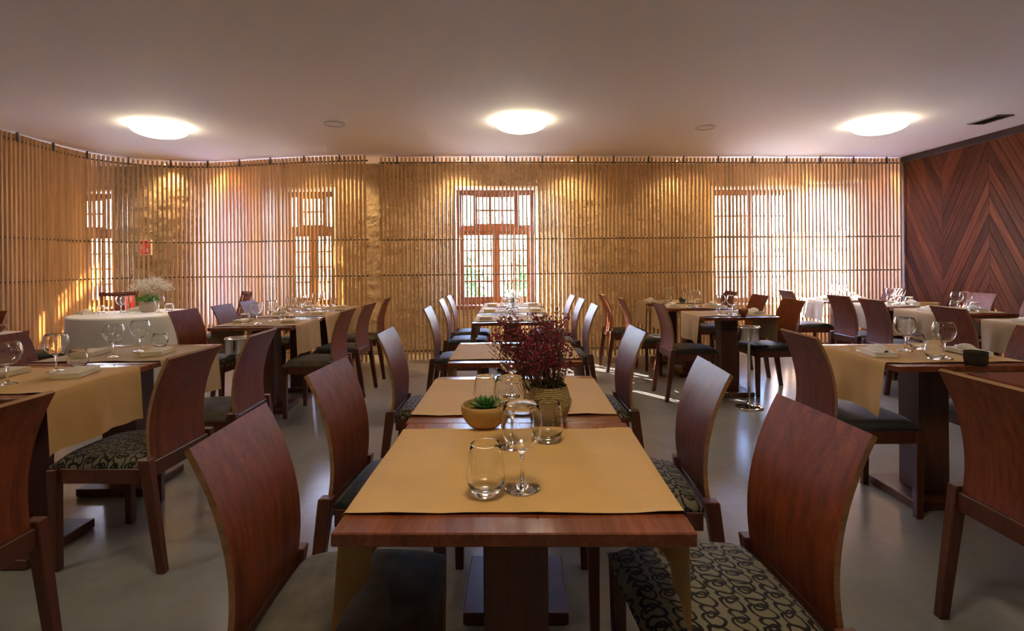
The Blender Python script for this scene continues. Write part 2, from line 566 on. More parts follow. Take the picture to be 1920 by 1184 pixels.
t = MB(); t.box(RX - 0.02, RX, -3.5, 8.2, 0.0, 0.06)
tag(t.build('baseboard_right', 'trim'), kind='structure')

# back wall: two stretches of rough stone with window openings
def wall_stretch(bm, x0, x1, openings, th=0.42):
    """openings = sorted (xa, xb, za, zb) in wall coordinates"""
    x = x0
    for (a, b, za, zb) in openings:
        bm.box(x, a, 0, th, 0, CZ)
        bm.box(a, b, 0, th, 0, za)
        bm.box(a, b, 0, th, zb, CZ)
        x = b
    bm.box(x, x1, 0, th, 0, CZ)

def wall_frame(o, rz):
    return Matrix.Translation(o) @ Matrix.Rotation(rz, 4, 'Z')

ML = wall_frame((0, 7.5, 0), 0.0)
MR = wall_frame((-1.9, 7.5, 0), math.atan(0.06))
k = 1 / math.cos(math.atan(0.06))
def sx(X):
    return (X + 1.9) * k
OPEN_L = [(-6.72, -5.58, 0.66, 2.33), (-4.27, -3.30, 0.42, 2.42), (-3.24, -2.48, 0.66, 2.33)]
OPEN_R = [(sx(-0.80), sx(0.36), 0.64, 2.34), (sx(2.92), sx(4.26), 0.60, 2.34), (sx(4.34), sx(5.24), 0.55, 2.42)]
def stone_skin(parent, x0, x1, openings, seed, st=0.03):
    q = MB()
    nx = int((x1 - x0) / st); nz = int((CZ - 0.01) / st)
    for i in range(nx + 1):
        for j in range(nz + 1):
            x = x0 + (x1 - x0) * i / nx; z = 0.005 + (CZ - 0.01) * j / nz
            v = Vector((x * 7.0, seed, z * 9.0))
            d = 0.5 + 0.5 * noise.noise(v) + 0.35 * noise.noise(v * 2.3) + 0.2 * abs(noise.noise(v * 4.6))
            q.v.append((x, -0.004 - 0.034 * max(0.0, d), z))
    for i in range(nx):
        for j in range(nz):
            xm = x0 + (x1 - x0) * (i + 0.5) / nx; zm = (CZ - 0.01) * (j + 0.5) / nz
            if any(a - 0.012 < xm < b + 0.012 and za - 0.012 < zm < zb + 0.012 for a, b, za, zb in openings):
                continue
            a = i * (nz + 1) + j
            q.f.append((a, a + 1, a + nz + 2, a + nz + 1)); q.m.append(0)
    o = q.build('stone_face', 'stone', parent)
    o['kind'] = 'stuff'
b = MB(); wall_stretch(b, -7.3, -1.9, OPEN_L)
wb = b.build('wall_back', 'stone'); wb.matrix_world = ML
stone_skin(wb, -7.2, -1.85, OPEN_L, 1.0)
tag(wb, 'rough sandy stone wall behind the curved slats', kind='structure')
b = MB(); wall_stretch(b, 0.0, sx(5.5), OPEN_R)
wb = b.build('wall_back', 'stone'); wb.matrix_world = MR
stone_skin(wb, -0.05, sx(5.43), OPEN_R, 9.0)
tag(wb, 'rough sandy stone wall with the central window', kind='structure')

WN = [0]
def window(M, a, b, za, zb, rec=0.16, style='casement'):
    WN[0] += 1
    root = empty('window_%d' % WN[0])
    root.matrix_world = M @ Matrix.Translation((a, 0, za))
    tag(root, kind='structure')
    w, h = b - a, zb - za
    # plaster reveal lining the opening
    r = MB(); t = 0.012
    r.box(-0.018, t, -0.052, rec, 0, h + 0.018); r.box(w - t, w + 0.018, -0.052, rec, 0, h + 0.018)
    r.box(t, w - t, -0.052, rec, h - t, h + 0.018)
    r.build('reveal', 'plaster', root)
    s = MB(); s.box(t - 0.05, w - t + 0.05, -0.08, rec, -0.02, 0.03)
    s.build('window_sill', 'window_wood', root, bevel=0.004)
    x0, x1, z0, z1 = t, w - t, 0.03, h - t
    F = 0.055
    fr = MB()
    y0, y1 = rec, rec + 0.07
    fr.box(x0, x0 + F, y0, y1, z0, z1); fr.box(x1 - F, x1, y0, y1, z0, z1)
    fr.box(x0 + F, x1 - F, y0, y1, z0, z0 + F); fr.box(x0 + F, x1 - F, y0, y1, z1 - F, z1)
    if style == 'blind':
        fr.build('window_frame', 'window_wood', root, bevel=0.004)
        p = MB(); p.box(x0 + F, x1 - F, y0 + 0.03, y0 + 0.036, z0 + F, z1 - F)
        p.build('pane', 'pane', root)
        c = MB()
        rows = []
        n = 30
        for zz in (z0 + 0.0, z1 - 0.02):
            rows.append([(x0 + (x1 - x0) * i / n, y0 - 0.03 + 0.008 * math.sin(i * 1.7), zz) for i in range(n + 1)])
        c.grid(rows)
        c.build('blind', 'sheer', root, smooth=True)
        return root
    zt = z0 + (z1 - z0) * 0.66
    if style != 'grid':
        fr.box(x0 + F, x1 - F, y0, y1, zt - 0.035, zt + 0.035)
    fr.build('window_frame', 'window_wood', root, bevel=0.004)
    # upper lights: side, muntined centre, side
    def light(xa, xb, za_, zb_, nx, nz, sash=0.035):
        sa = MB()
        sa.box(xa, xa + sash, y0 + 0.008, y1 - 0.008, za_, zb_); sa.box(xb - sash, xb, y0 + 0.008, y1 - 0.008, za_, zb_)
        sa.box(xa + sash, xb - sash, y0 + 0.008, y1 - 0.008, za_, za_ + sash); sa.box(xa + sash, xb - sash, y0 + 0.008, y1 - 0.008, zb_ - sash, zb_)
        so = sa.build('sash', 'window_wood', root, bevel=0.003)
        xa += sash; xb -= sash; za_ += sash; zb_ -= sash
        mu = 0.026
        for i in range(1, nx):
            x = xa + (xb - xa) * i / nx
            q = MB(); q.box(x - mu / 2, x + mu / 2, y0 + 0.02, y0 + 0.05, za_, zb_); q.build('muntin', 'window_wood', so)
        for j in range(1, nz):
            z = za_ + (zb_ - za_) * j / nz
            q = MB(); q.box(xa, xb, y0 + 0.021, y0 + 0.049, z - mu / 2, z + mu / 2); q.build('muntin', 'window_wood', so)
        pw, ph = (xb - xa) / nx, (zb_ - za_) / nz
        q = MB(); q.box(-pw / 2, pw / 2, -0.002, 0.002, -ph / 2, ph / 2)
        me = q.mesh('pane', 'pane')
        for i in range(nx):
            for j in range(nz):
                put('pane', me, so, (xa + pw * (i + 0.5), y0 + 0.035, za_ + ph * (j + 0.5)))
    xi0, xi1 = x0 + F, x1 - F
    Wi = xi1 - xi0
    if style == 'grid':
        light(xi0, xi0 + Wi / 2, z0 + F, z1 - F, 2, 5, 0.03)
        light(xi0 + Wi / 2, xi1, z0 + F, z1 - F, 2, 5, 0.03)
        return root
    zu0, zu1 = zt + 0.035, z1 - F
    light(xi0, xi0 + 0.2 * Wi, zu0, zu1, 1, 1, 0.02)
    light(xi0 + 0.2 * Wi, xi1 - 0.2 * Wi, zu0, zu1, 3, 2, 0.045)
    light(xi1 - 0.2 * Wi, xi1, zu0, zu1, 1, 1, 0.02)
    zl0, zl1 = z0 + F, zt - 0.035
    light(xi0, xi0 + Wi / 2, zl0, zl1, 2, 4, 0.055)
    light(xi0 + Wi / 2, xi1, zl0, zl1, 2, 4, 0.055)
    return root

window(ML, *OPEN_L[0])
window(ML, *OPEN_L[1], style='blind')
window(ML, *OPEN_L[2])
window(MR, *OPEN_R[0])
window(MR, *OPEN_R[1], style='grid')
window(MR, *OPEN_R[2], style='blind')

# ---------------------------------------------------------------- slatted screens
def catmull(P, n=24):
    out = []
    for i in range(len(P) - 1):
        p0 = Vector(P[max(i - 1, 0)]); p1 = Vector(P[i]); p2 = Vector(P[i + 1]); p3 = Vector(P[min(i + 2, len(P) - 1)])
        for j in range(n):
            t = j / n
            out.append(0.5 * ((2 * p1) + (-p0 + p2) * t + (2 * p0 - 5 * p1 + 4 * p2 - p3) * t * t + (-p0 + 3 * p1 - 3 * p2 + p3) * t ** 3))
    out.append(Vector(P[-1]))
    return out

sm = MB(); sm.box(-0.0105, 0.0105, -0.019, 0.019, 0.012, 2.665)
SLAT = sm.mesh('slat', 'slat')
hm = MB(); hm.box(-0.010, 0.010, -0.005, 0.005, 2.585, CZ)
HANGER = hm.mesh('hanger', 'metal_dark')

def screen(name, pts, label, pitch=0.053):
    path = catmull(pts)
    root = empty(name, (path[0].x, path[0].y, 0))
    tag(root, label, 'slat screen')
    o0 = Vector((path[0].x, path[0].y))
    acc = 0.0; nxt = pitch / 2; cnt = 0
    for a, b in zip(path[:-1], path[1:]):
        L = (b - a).length
        while nxt <= acc + L:
            t = (nxt - acc) / L
            p = a + (b - a) * t
            ang = math.atan2(b.y - a.y, b.x - a.x)
            put('slat', SLAT, root, (p.x - o0.x, p.y - o0.y, 0), ang + R.uniform(-0.025, 0.025))
            if cnt % 9 == 4:
                nrm = Vector((-(b - a).y, (b - a).x)).normalized()
                put('hanger', HANGER, root, (p.x - o0.x - nrm.x * 0.034, p.y - o0.y - nrm.y * 0.034, 0), ang)
            nxt += pitch; cnt += 1
        acc += L
    for z in (0.12, 1.12, 1.585, 2.60):
        t = MB(); t.tube([(p.x - o0.x, p.y - o0.y, z) for p in path[::6] + [path[-1]]], 0.010, 6)
        t.build('rod', 'metal_dark', root, smooth=True)
    return root

screen('slat_screen', [(-5.15, 3.4), (-5.15, 4.6), (-5.16, 5.4), (-5.2, 6.0), (-5.2, 6.45), (-5.08, 6.76), (-4.85, 6.99), (-4.5, 7.15), (-4.1, 7.2),
                       (-3.6, 7.12), (-3.1, 7.0), (-2.5, 6.9), (-1.84, 6.84)], 'curved screen of pale vertical wooden slats wrapping the left corner')
screen('slat_screen', [(-1.73, 7.0), (0.5, 7.09), (3.0, 7.24), (5.41, 7.40)], 'long straight screen of vertical wooden slats before the central window')

# recessed downlights between the screen and the stone
def downlight(x, y, label):
    d = empty('recessed_downlight', (x, y, CZ))
    tag(d, label, 'downlight', 'downlights behind the slats')
    q = MB(); q.lathe([(0.026, -0.001), (0.048, -0.001), (0.050, -0.006), (0.046, -0.010), (0.030, -0.010), (0.026, -0.006)], 20)
    q.build('ring', 'chrome', d, smooth=True)
    q = MB(); q.lathe([(0.0, -0.004), (0.027, -0.004), (0.027, -0.001), (0.0, -0.001)], 16)
    q.build('bulb_face', 'spot', d)
    ld = bpy.data.lights.new('downlight_beam', 'SPOT')
    ld.energy = SPOT_W; ld.color = (1.0, 0.66, 0.30); ld.spot_size = math.radians(125); ld.spot_blend = 0.8; ld.shadow_soft_size = 0.03
    lo = bpy.data.objects.new('downlight_beam', ld); COL.objects.link(lo); lo.parent = d
    lo.location = (0, 0, -0.02)
for x, y, nm in ((-4.75, 7.34, 'behind the curved slats beside the red sign'), (-3.75, 7.34, 'behind the curved slats left of the left window'), (-2.3, 7.2, 'behind the right end of the curved slats'),
                 (-0.72, 7.3, 'above the left half of the central window'), (0.84, 7.38, 'just right of the central window'), (2.33, 7.48, 'between central and right-hand windows'),
                 (3.9, 7.58, 'above the right-hand bright window'), (5.2, 7.66, 'in the far corner by the chevron wall')):
    downlight(x, y, 'small warm recessed downlight ' + nm)

# ceiling dome lamps
def dome(x, y, label):
    d = empty('ceiling_lamp', (x, y, CZ))
    tag(d, label, 'ceiling lamp', 'round ceiling lamps')
    q = MB(); q.lathe([(0.0, -0.001), (0.215, -0.001), (0.215, -0.03), (0.0, -0.03)], 40)
    q.build('mount', 'white_plastic', d)
    q = MB(); q.lathe([(0.0, -0.118)] + [(0.255 * math.sin(a), -0.030 - 0.088 * math.cos(a)) for a in [PI / 2 * i / 10 for i in range(1, 11)]] + [(0.245, -0.022), (0.21, -0.024)], 48)
    q.build('lamp_shade', 'lamp', d, smooth=True)
dome(-3.52, 5.35, 'lit round dome lamp on the ceiling over the left tables')
dome(0.10, 5.28, 'lit round dome lamp on the ceiling over the centre row')
dome(3.80, 5.50, 'lit round dome lamp on the ceiling near the chevron wall')
for x, nm in ((-3.4, 'left of'), (0.1, 'above'), (3.6, 'right of')):  # unseen row of lamps, added as fill over the near tables
    dome(x, 0.9, 'lit round dome lamp on the ceiling ' + nm + ' the camera, unseen, added for fill')

for x, y, nm in ((-1.76, 5.33, 'left of the middle lamp'), (2.05, 5.62, 'right of the middle lamp')):
    s = empty('ceiling_speaker', (x, y, CZ)); tag(s, 'flat round ceiling speaker ' + nm, 'speaker', 'ceiling speakers')
    q = MB(); q.lathe([(0.085, -0.001), (0.102, -0.001), (0.102, -0.010), (0.088, -0.014), (0.085, -0.012)], 32); q.build('rim', 'white_plastic', s, smooth=True)
    q = MB(); q.lathe([(0.0, -0.010), (0.086, -0.008), (0.086, -0.001), (0.0, -0.001)], 32); q.build('grille', 'ceiling', s)
v = empty('ceiling_vent', (4.87, 5.42, CZ)); tag(v, 'dark rectangular air vent in the ceiling by the chevron wall', 'vent')
q = MB(); q.box(-0.09, 0.09, -0.17, -0.15, -0.012, -0.001); q.box(-0.09, 0.09, 0.15, 0.17, -0.012, -0.001); q.box(-0.09, -0.07, -0.15, 0.15, -0.012, -0.001); q.box(0.07, 0.09, -0.15, 0.15, -0.012, -0.001)
q.build('frame', 'metal_grey', v)
q = MB(); q.box(-0.07, 0.07, -0.15, 0.15, -0.003, -0.001); q.build('backing', 'trim', v)
for i in range(6):
    q = MB(); x = -0.058 + i * 0.0232; q.hexa([(x, -0.15, -0.010), (x + 0.004, -0.15, -0.010), (x + 0.004, 0.15, -0.010), (x, 0.15, -0.010), (x + 0.008, -0.15, -0.003), (x + 0.012, -0.15, -0.003), (x + 0.012, 0.15, -0.003), (x + 0.008, 0.15, -0.003)])
    q.build('slat', 'metal_dark', v)

# ---------------------------------------------------------------- chairs
def cushion(hx, hy, z0, h, cx=0.0):
    q = MB(); n = 14
    top = []
    for i in range(n + 1):
        row = []
        for j in range(n + 1):
            u = -1 + 2 * i / n; w = -1 + 2 * j / n
            # square to rounded square
            uu = u * math.sqrt(1 - 0.06 * w * w); ww = w * math.sqrt(1 - 0.06 * u * u)
            e = (1 - abs(u) ** 6) * (1 - abs(w) ** 6)
            z = z0 + h * (0.45 * (e > 1e-6) * min(1, e * 1.6) ** 0.5 + 0.55 * (1 - u * u * 0.55) * (1 - w * w * 0.55) * min(1, e * 1.6) ** 0.5)
            row.append((cx + hx * uu, hy * ww, z))
        top.append(row)
    q.grid(top)
    bot = [[(cx + (p[0] - cx) * 0.97, p[1] * 0.97, z0 - 0.004) for p in r] for r in top]
    # skirt
    ring = [top[0][j] for j in range(n + 1)] + [top[i][n] for i in range(1, n + 1)] + [top[n][j] for j in range(n - 1, -1, -1)] + [top[i][0] for i in range(n - 1, 0, -1)]
    low = [(cx + (p[0] - cx) * 0.975, p[1] * 0.975, z0 - 0.012) for p in ring]
    for a in range(len(ring)):
        c = (a + 1) % len(ring)
        q.quad([ring[a], ring[c], low[c], low[a]])
    q.quad(low)
    return q

def back_panel():
    q = MB(); n = 14; m = 8; th = 0.014
    fr, bk = [], []
    for i in range(n + 1):
        t = i / n; z = 0.445 + 0.437 * t
        x = -0.205 + 0.087 * t - 0.167 * t * t
        dx = 0.087 - 0.334 * t
        L = math.hypot(dx, 0.437)
        nx, nz = 0.437 / L, -dx / L
        r1, r2 = [], []
        for j in range(m + 1):
            y = -0.186 + 0.372 * j / m
            c = 0.0015 * (y / 0.186) ** 2
            r1.append((x + c + nx * th / 2, y, z + nz * th / 2)); r2.append((x + c - nx * th / 2, y, z - nz * th / 2))
        fr.append(r1); bk.append(r2)
    q.grid(fr, 0); q.grid([r[::-1] for r in bk], 0)
    for j in range(m):
        q.quad([fr[n][j], fr[n][j + 1], bk[n][j + 1], bk[n][j]], 1); q.quad([bk[0][j], bk[0][j + 1], fr[0][j + 1], fr[0][j]], 1)
    for i in range(n):
        for j in (0, m):
            q.quad([fr[i][j], fr[i + 1][j], bk[i + 1][j], bk[i][j]], 1)
    return q

CH = {}
def chair_meshes():
    CH['back'] = back_panel().mesh('backrest', ['sapele', 'ply'], merge=True)
    for p in CH['back'].polygons:
        p.use_smooth = (p.material_index == 0)
    CH['back'].set_sharp_from_angle(angle=0.6)
    for nm, mat in (('plain', 'plain_seat'), ('black', 'black_seat'), ('scroll', 'scroll_seat')):
        CH[nm] = cushion(0.208, 0.212, 0.435, 0.045, 0.018).mesh('seat', mat, smooth=True, merge=True)
    q = MB()
    q.box(-0.178, 0.168, 0.188, 0.210, 0.365, 0.428); q.box(-0.178, 0.168, -0.210, -0.188, 0.365, 0.428)
    q.box(0.172, 0.196, -0.186, 0.186, 0.365, 0.428)
    CH['frame'] = q.mesh('seat_frame', 'frame', bevel=0.003)
    q = MB(); q.box(-0.222, -0.196, -0.188, 0.188, 0.385, 0.452)
    CH['rail'] = q.mesh('back_rail', 'frame', bevel=0.003)
    CH['fleg'], CH['rleg'] = [], []
    for s in (1, -1):
        q = MB(); q.bar((0.187, s * 0.204, 0.0), (0.190, s * 0.208, 0.428), (0.032, 0.032), (0.042, 0.040)); CH['fleg'].append(q.mesh('leg', 'frame', bevel=0.003))
        q = MB(); q.bar((-0.268, s * 0.208, 0.0), (-0.202, s * 0.209, 0.470), (0.034, 0.034), (0.048, 0.040)); CH['rleg'].append(q.mesh('leg', 'frame', bevel=0.003))
chair_meshes()

def chair(x, y, deg, seat, label, group):
    r = empty('dining_chair', (x, y, 0), math.radians(deg))
    tag(r, label, 'chair', group)
    put('backrest', CH['back'], r); put('seat', CH[seat], r); put('seat_frame', CH['frame'], r); put('back_rail', CH['rail'], r)
    for m in CH['fleg'] + CH['rleg']:
        put('leg', m, r)
    return r

CHAIRS = [
    # centre row, left side, nearest first
    (-0.410, 1.315, 1.5, 'plain', 'curved-back wooden chair with plain olive seat, nearest on left of centre table', 'chairs of the centre row'),
    (-0.430, 2.03, -3.5, 'black', 'curved-back wooden chair with black seat, second on left of centre row', 'chairs of the centre row'),
    (-0.460, 3.10, -1, 'scroll', 'curved-back wooden chair with scroll-pattern seat, third on left of centre row', 'chairs of the centre row'),
    (-0.47, 4.69, 0, 'black', 'curved-back wooden chair with dark seat, fourth on left of centre row', 'chairs of the centre row'),
    (-0.49, 5.75, 1, 'black', 'curved-back wooden chair with dark seat, fifth on left of centre row', 'chairs of the centre row'),
    (-0.485, 6.39, 0, 'black', 'curved-back wooden chair nearest the central window, left of centre row', 'chairs of the centre row'),
    # centre row, right side
    (0.497, 1.335, 184, 'scroll', 'curved-back wooden chair with scroll seat, nearest on right of centre table', 'chairs of the centre row'),
    (0.465, 2.00, 177, 'scroll', 'curved-back wooden chair with scroll seat, second on right of centre row', 'chairs of the centre row'),
    (0.440, 3.07, 181.5, 'scroll', 'curved-back wooden chair with scroll seat, third on right of centre row', 'chairs of the centre row'),
    (0.468, 4.84, 180, 'scroll', 'curved-back wooden chair with scroll seat, fourth on right of centre row', 'chairs of the centre row'),
    (0.46, 5.65, 181, 'scroll', 'curved-back wooden chair fifth on right of centre row', 'chairs of the centre row'),
    (0.43, 6.25, 182, 'scroll', 'curved-back wooden chair nearest the central window, right of centre row', 'chairs of the centre row'),
    # right-of-centre row, left side then right side
    (1.645, 5.02, 1, 'black', 'wooden chair with sunlit rear legs left of the table with the copper bowl', 'chairs of the right-of-centre row'),
    (1.440, 5.72, -2, 'black', 'wooden chair second from front on left side of the right-of-centre row', 'chairs of the right-of-centre row'),
    (1.345, 6.36, 3, 'black', 'wooden chair farthest back on left side of the right-of-centre row', 'chairs of the right-of-centre row'),
    (2.45, 5.17, 183, 'black', 'wooden chair behind the chrome stand, right of the table with the copper bowl', 'chairs of the right-of-centre row'),
    (2.495, 5.97, 180, 'black', 'wooden chair second from front on right side of the right-of-centre row', 'chairs of the right-of-centre row'),
    (2.475, 6.72, 179, 'black', 'wooden chair farthest back on right side of the right-of-centre row', 'chairs of the right-of-centre row'),
    # near right
    (1.790, 2.815, -1, 'black', 'wooden chair with dark seat left of the near right table', 'chairs at the near right tables'),
    (2.60, 2.86, 180, 'black', 'wooden chair at the right picture edge beyond the near right table', 'chairs at the near right tables'),
    (1.775, 1.68, 0, 'black', 'large wooden chair back cut off by the bottom right picture edge', 'chairs at the near right tables'),
    # far right row
    (3.775, 6.82, -2, 'black', 'wooden chair nearest the bright window, left side of the far right row', 'chairs of the far right row'),
    (3.800, 5.78, 2, 'black', 'wooden chair third from front on left side of the far right row', 'chairs of the far right row'),
    (3.750, 5.165, -2, 'black', 'wooden chair second from front on left side of the far right row', 'chairs of the far right row'),
    (3.750, 4.245, -2, 'black', 'wooden chair nearest the camera on left side of the far right row', 'chairs of the far right row'),
    (4.665, 6.90, 178, 'black', 'wooden chair shining white beside the corner of screen and chevron wall', 'chairs of the far right row'),
    (4.895, 5.88, 178, 'black', 'wooden chair shining white against the chevron wall', 'chairs of the far right row'),
    (4.860, 5.15, 180, 'black', 'wooden chair at the right picture edge against the chevron wall', 'chairs of the far right row'),
    # near left
    (-1.725, 1.487, 180, 'plain', 'large wooden chair back cut off by the left picture edge', 'chairs at the near left tables'),
    (-1.722, 2.43, 178, 'scroll', 'wooden chair with scroll seat right of the nearest left table', 'chairs at the near left tables'),
    (-1.728, 3.085, 182, 'plain', 'wooden chair with plain seat right of the second left table', 'chairs at the near left tables'),
    (-2.655, 3.03, 0, 'plain', 'wooden chair at left edge on far side of second left table', 'chairs at the near left tables'),
    (-4.70, 4.49, -90, 'plain', 'wooden chair just entering the left edge below the slats', 'chairs at the near left tables'),
    # left row by the curved screen
    (-1.69, 4.60, 179, 'plain', 'wooden chair nearest the camera on right side of the left window row', 'chairs of the left window row'),
    (-1.685, 5.29, 178, 'black', 'wooden chair with sunlit seat, second on right side of left window row', 'chairs of the left window row'),
    (-1.70, 6.08, 183, 'plain', 'wooden chair farthest back on right side of the left window row', 'chairs of the left window row'),
    (-2.62, 4.68, -3, 'scroll', 'wooden chair with glossy back beside the white round table', 'chairs of the left window row'),
    (-2.59, 5.27, 1, 'scroll', 'wooden chair with pale shining back before the slat-backed chair', 'chairs of the left window row'),
    (-2.60, 5.80, 1, 'scroll', 'wooden chair with white-gleaming back farthest on left of left window row', 'chairs of the left window row'),
]
for c in CHAIRS:
    chair(*c)

# slat-backed chairs round the white table
def slat_chair(x, y, deg, label, curved=False):
    r = empty('slat_back_chair', (x, y, 0), math.radians(deg)); tag(r, label, 'chair', 'slat-backed chairs at the round table')
    cushion(0.205, 0.200, 0.425, 0.04, 0.01).build('seat', 'black_seat', r, smooth=True, merge=True)
    q = MB(); q.box(-0.18, 0.18, 0.165, 0.185, 0.36, 0.418); q.box(-0.18, 0.18, -0.185, -0.165, 0.36, 0.418); q.box(0.16, 0.18, -0.165, 0.165, 0.36, 0.418); q.box(-0.18, -0.16, -0.165, 0.165, 0.36, 0.418)
    q.build('seat_frame', 'darkwood', r, bevel=0.003)
    for s in (1, -1):
        q = MB(); q.bar((0.175, s * 0.180, 0), (0.17, s * 0.175, 0.415), (0.03, 0.03), (0.038, 0.038)); q.build('leg', 'darkwood', r, bevel=0.003)
        q = MB(); q.bar((-0.215, s * 0.178, 0), (-0.185, s * 0.178, 0.415), (0.03, 0.03), (0.036, 0.034)); q.build('leg', 'darkwood', r, bevel=0.003)
        q = MB(); q.tube([(-0.185, s * 0.178, 0.415), (-0.20, s * 0.178, 0.60), (-0.245, s * 0.178, 0.80), (-0.285, s * 0.178, 0.945)], 0.017, 8, 0, 0.014); q.build('back_post', 'darkwood', r, smooth=True)
    q = MB()
    pts = [(-0.280 - (0.03 if curved else 0.012) * (1 - (u / 0.2) ** 2), u, 0.93 + (0.012 if curved else 0.0) * (u / 0.2) ** 2) for u in [-0.2 + 0.4 * i / 12 for i in range(13)]]
    rows = [[(p[0] + dx, p[1], p[2] + dz) for p in pts] for dx, dz in ((0.012, -0.028), (0.006, 0.02), (-0.012, 0.02), (-0.006, -0.028), (0.012, -0.028))]
    q.grid(rows); q.build('top_rail', 'darkwood', r, smooth=True, merge=True)
    q = MB(); q.box(-0.212, -0.192, -0.162, 0.162, 0.47, 0.51); q.build('lower_rail', 'darkwood', r, bevel=0.003)
    for i in range(1 if curved else 4):
        yy = 0.0 if curved else -0.105 + 0.07 * i
        ww = 0.05 if curved else 0.014
        q = MB()
        zs = [0.49, 0.62, 0.76, 0.91]; xs = [-0.20, -0.212, -0.245, -0.288]
        for a in range(3):
            q.hexa([(xs[a] - 0.006, yy - ww, zs[a]), (xs[a] + 0.006, yy - ww, zs[a]), (xs[a] + 0.006, yy + ww, zs[a]), (xs[a] - 0.006, yy + ww, zs[a]),
                    (xs[a + 1] - 0.006, yy - ww, zs[a + 1]), (xs[a + 1] + 0.006, yy - ww, zs[a + 1]), (xs[a + 1] + 0.006, yy + ww, zs[a + 1]), (xs[a + 1] - 0.006, yy + ww, zs[a + 1])])
        q.build('back_slat', 'darkwood', r, merge=True)
slat_chair(-4.62, 5.13, 48, 'dark red slat-backed chair left of the white round table')
slat_chair(-3.48, 6.38, 221, 'dark red slat-backed chair right of the white round table')
slat_chair(-4.70, 6.43, -47, 'dark chair with curved top rail behind the white round table', True)

# ---------------------------------------------------------------- tables
TT, TW = 0.760, 0.692
q = MB(); h = TW / 2; q.box(-h, h, -h, h, TT - 0.027, TT); TOP = q.mesh('tabletop', 'tabletop', bevel=0.0025)
q = MB(); q.box(-0.0775, 0.0775, -0.0775, 0.0775, 0.046, TT - 0.0275); PED = q.mesh('pedestal', 'frame', bevel=0.003)
q = MB(); q.box(-0.185, 0.185, -0.185, 0.185, 0.004, 0.0455); BASE = q.mesh('base_plate', 'frame', bevel=0.003)
def foot_mesh():
    q = MB(); q.lathe([(0, 0), (0.016, 0), (0.016, 0.0045), (0, 0.0045)], 10); return q.mesh('foot', 'metal_dark')
FOOT = foot_mesh()

def runner_mesh(wd, drop, seed, mat):
    rr = random.Random(seed)
    q = MB()
    hx = TW / 2 + 0.004
    prof = []       # (kind, s) across the table: left hem -> right hem
    nh = 9
    for i in range(nh, 0, -1):
        prof.append((-hx, TT + 0.003 - drop * i / nh, i / nh, -1))
    prof += [(-hx + 0.001, TT - 0.002, 0, -1), (-hx + 0.006, TT + 0.003, 0, 0)]
    nt_ = 14
    for i in range(1, nt_):
        prof.append((-hx + 0.006 + (2 * hx - 0.012) * i / nt_, TT + 0.003, 0, 0))
    prof += [(hx - 0.006, TT + 0.003, 0, 0), (hx - 0.001, TT - 0.002, 0, 1)]
    for i in range(1, nh + 1):
        prof.append((hx, TT + 0.003 - drop * i / nh, i / nh, 1))
    ph = [rr.uniform(0, 6.28) for _ in range(6)]
    ny = 26
    rows = []
    for j in range(ny + 1):
        v = j / ny; y = -wd / 2 + wd * v
        row = []
        for (x, z, hang, side) in prof:
            yy = y
            if hang:
                k = 0 if side < 0 else 3
                wv = math.sin(v * 9 + ph[k]) * 0.010 + math.sin(v * 21 + ph[k + 1]) * 0.005
                xx = x + side * (0.002 + hang * (0.012 + wv) + 0.004 * hang)
                zz = z + 0.004 * hang * math.sin(v * 13 + ph[k + 2]) - 0.014 * hang * (abs(v - 0.5) * 2) ** 6
                yy = y * (1 - 0.03 * hang)
            else:
                xx = x
                edge = max(0.0, abs(v - 0.5) * 2 - 0.9) * 10
                zz = z + edge * (0.0015 + 0.0025 * max(0, math.sin(x * 23 + ph[5]))) + 0.0008 * math.sin(x * 31 + v * 7 + ph[4])
                yy = y + edge * 0.002 * math.sin(x * 17 + ph[2])
            row.append((xx, yy, zz))
        rows.append(row)
    q.grid(rows)
    return q.mesh('table_runner', mat, smooth=True)
RUN = {}
for mt in ('runner', 'runner_tan', 'runner_pale'):
    RUN[mt] = [runner_mesh(0.545, 0.246 + 0.008 * s, s + 3, mt) for s in range(3)]

def lathe_mesh(name, prof, mat, seg=28, smooth=True):
    q = MB(); q.lathe(prof, seg); return q.mesh(name, mat, smooth=smooth, merge=True)

def shell(outer, th):
    """closed thin vessel from an outer profile (bottom to rim)"""
    inner = [(max(0.0, r - th), z) for (r, z) in outer[::-1]]
    return outer + inner
def vessel(stem, bowl_, th, floor_z):
    """closed profile: foot and stem, outer bowl up to the rim, then an inner wall of even thickness"""
    rim = bowl_[-1]
    inner = [(r - th, z) for (r, z) in bowl_[::-1] if z > floor_z + 0.004]
    return stem + bowl_ + [(rim[0] - th * 0.2, rim[1] + th * 0.45), (rim[0] - th * 0.8, rim[1] + th * 0.45)] + inner + [(inner[-1][0] * 0.72, floor_z + (inner[-1][1] - floor_z) * 0.35), (0.0, floor_z)]
WINE = lathe_mesh('wine_glass', vessel([(0.0, 0.0), (0.039, 0.0), (0.0405, 0.0015), (0.038, 0.003), (0.02, 0.0055), (0.008, 0.010), (0.0045, 0.018), (0.004, 0.05), (0.0048, 0.078)],
                                       [(0.009, 0.0855), (0.024, 0.093), (0.037, 0.106), (0.0435, 0.120), (0.0463, 0.136), (0.0455, 0.155), (0.042, 0.175), (0.0385, 0.190)], 0.0012, 0.0885), 'glass', 40)
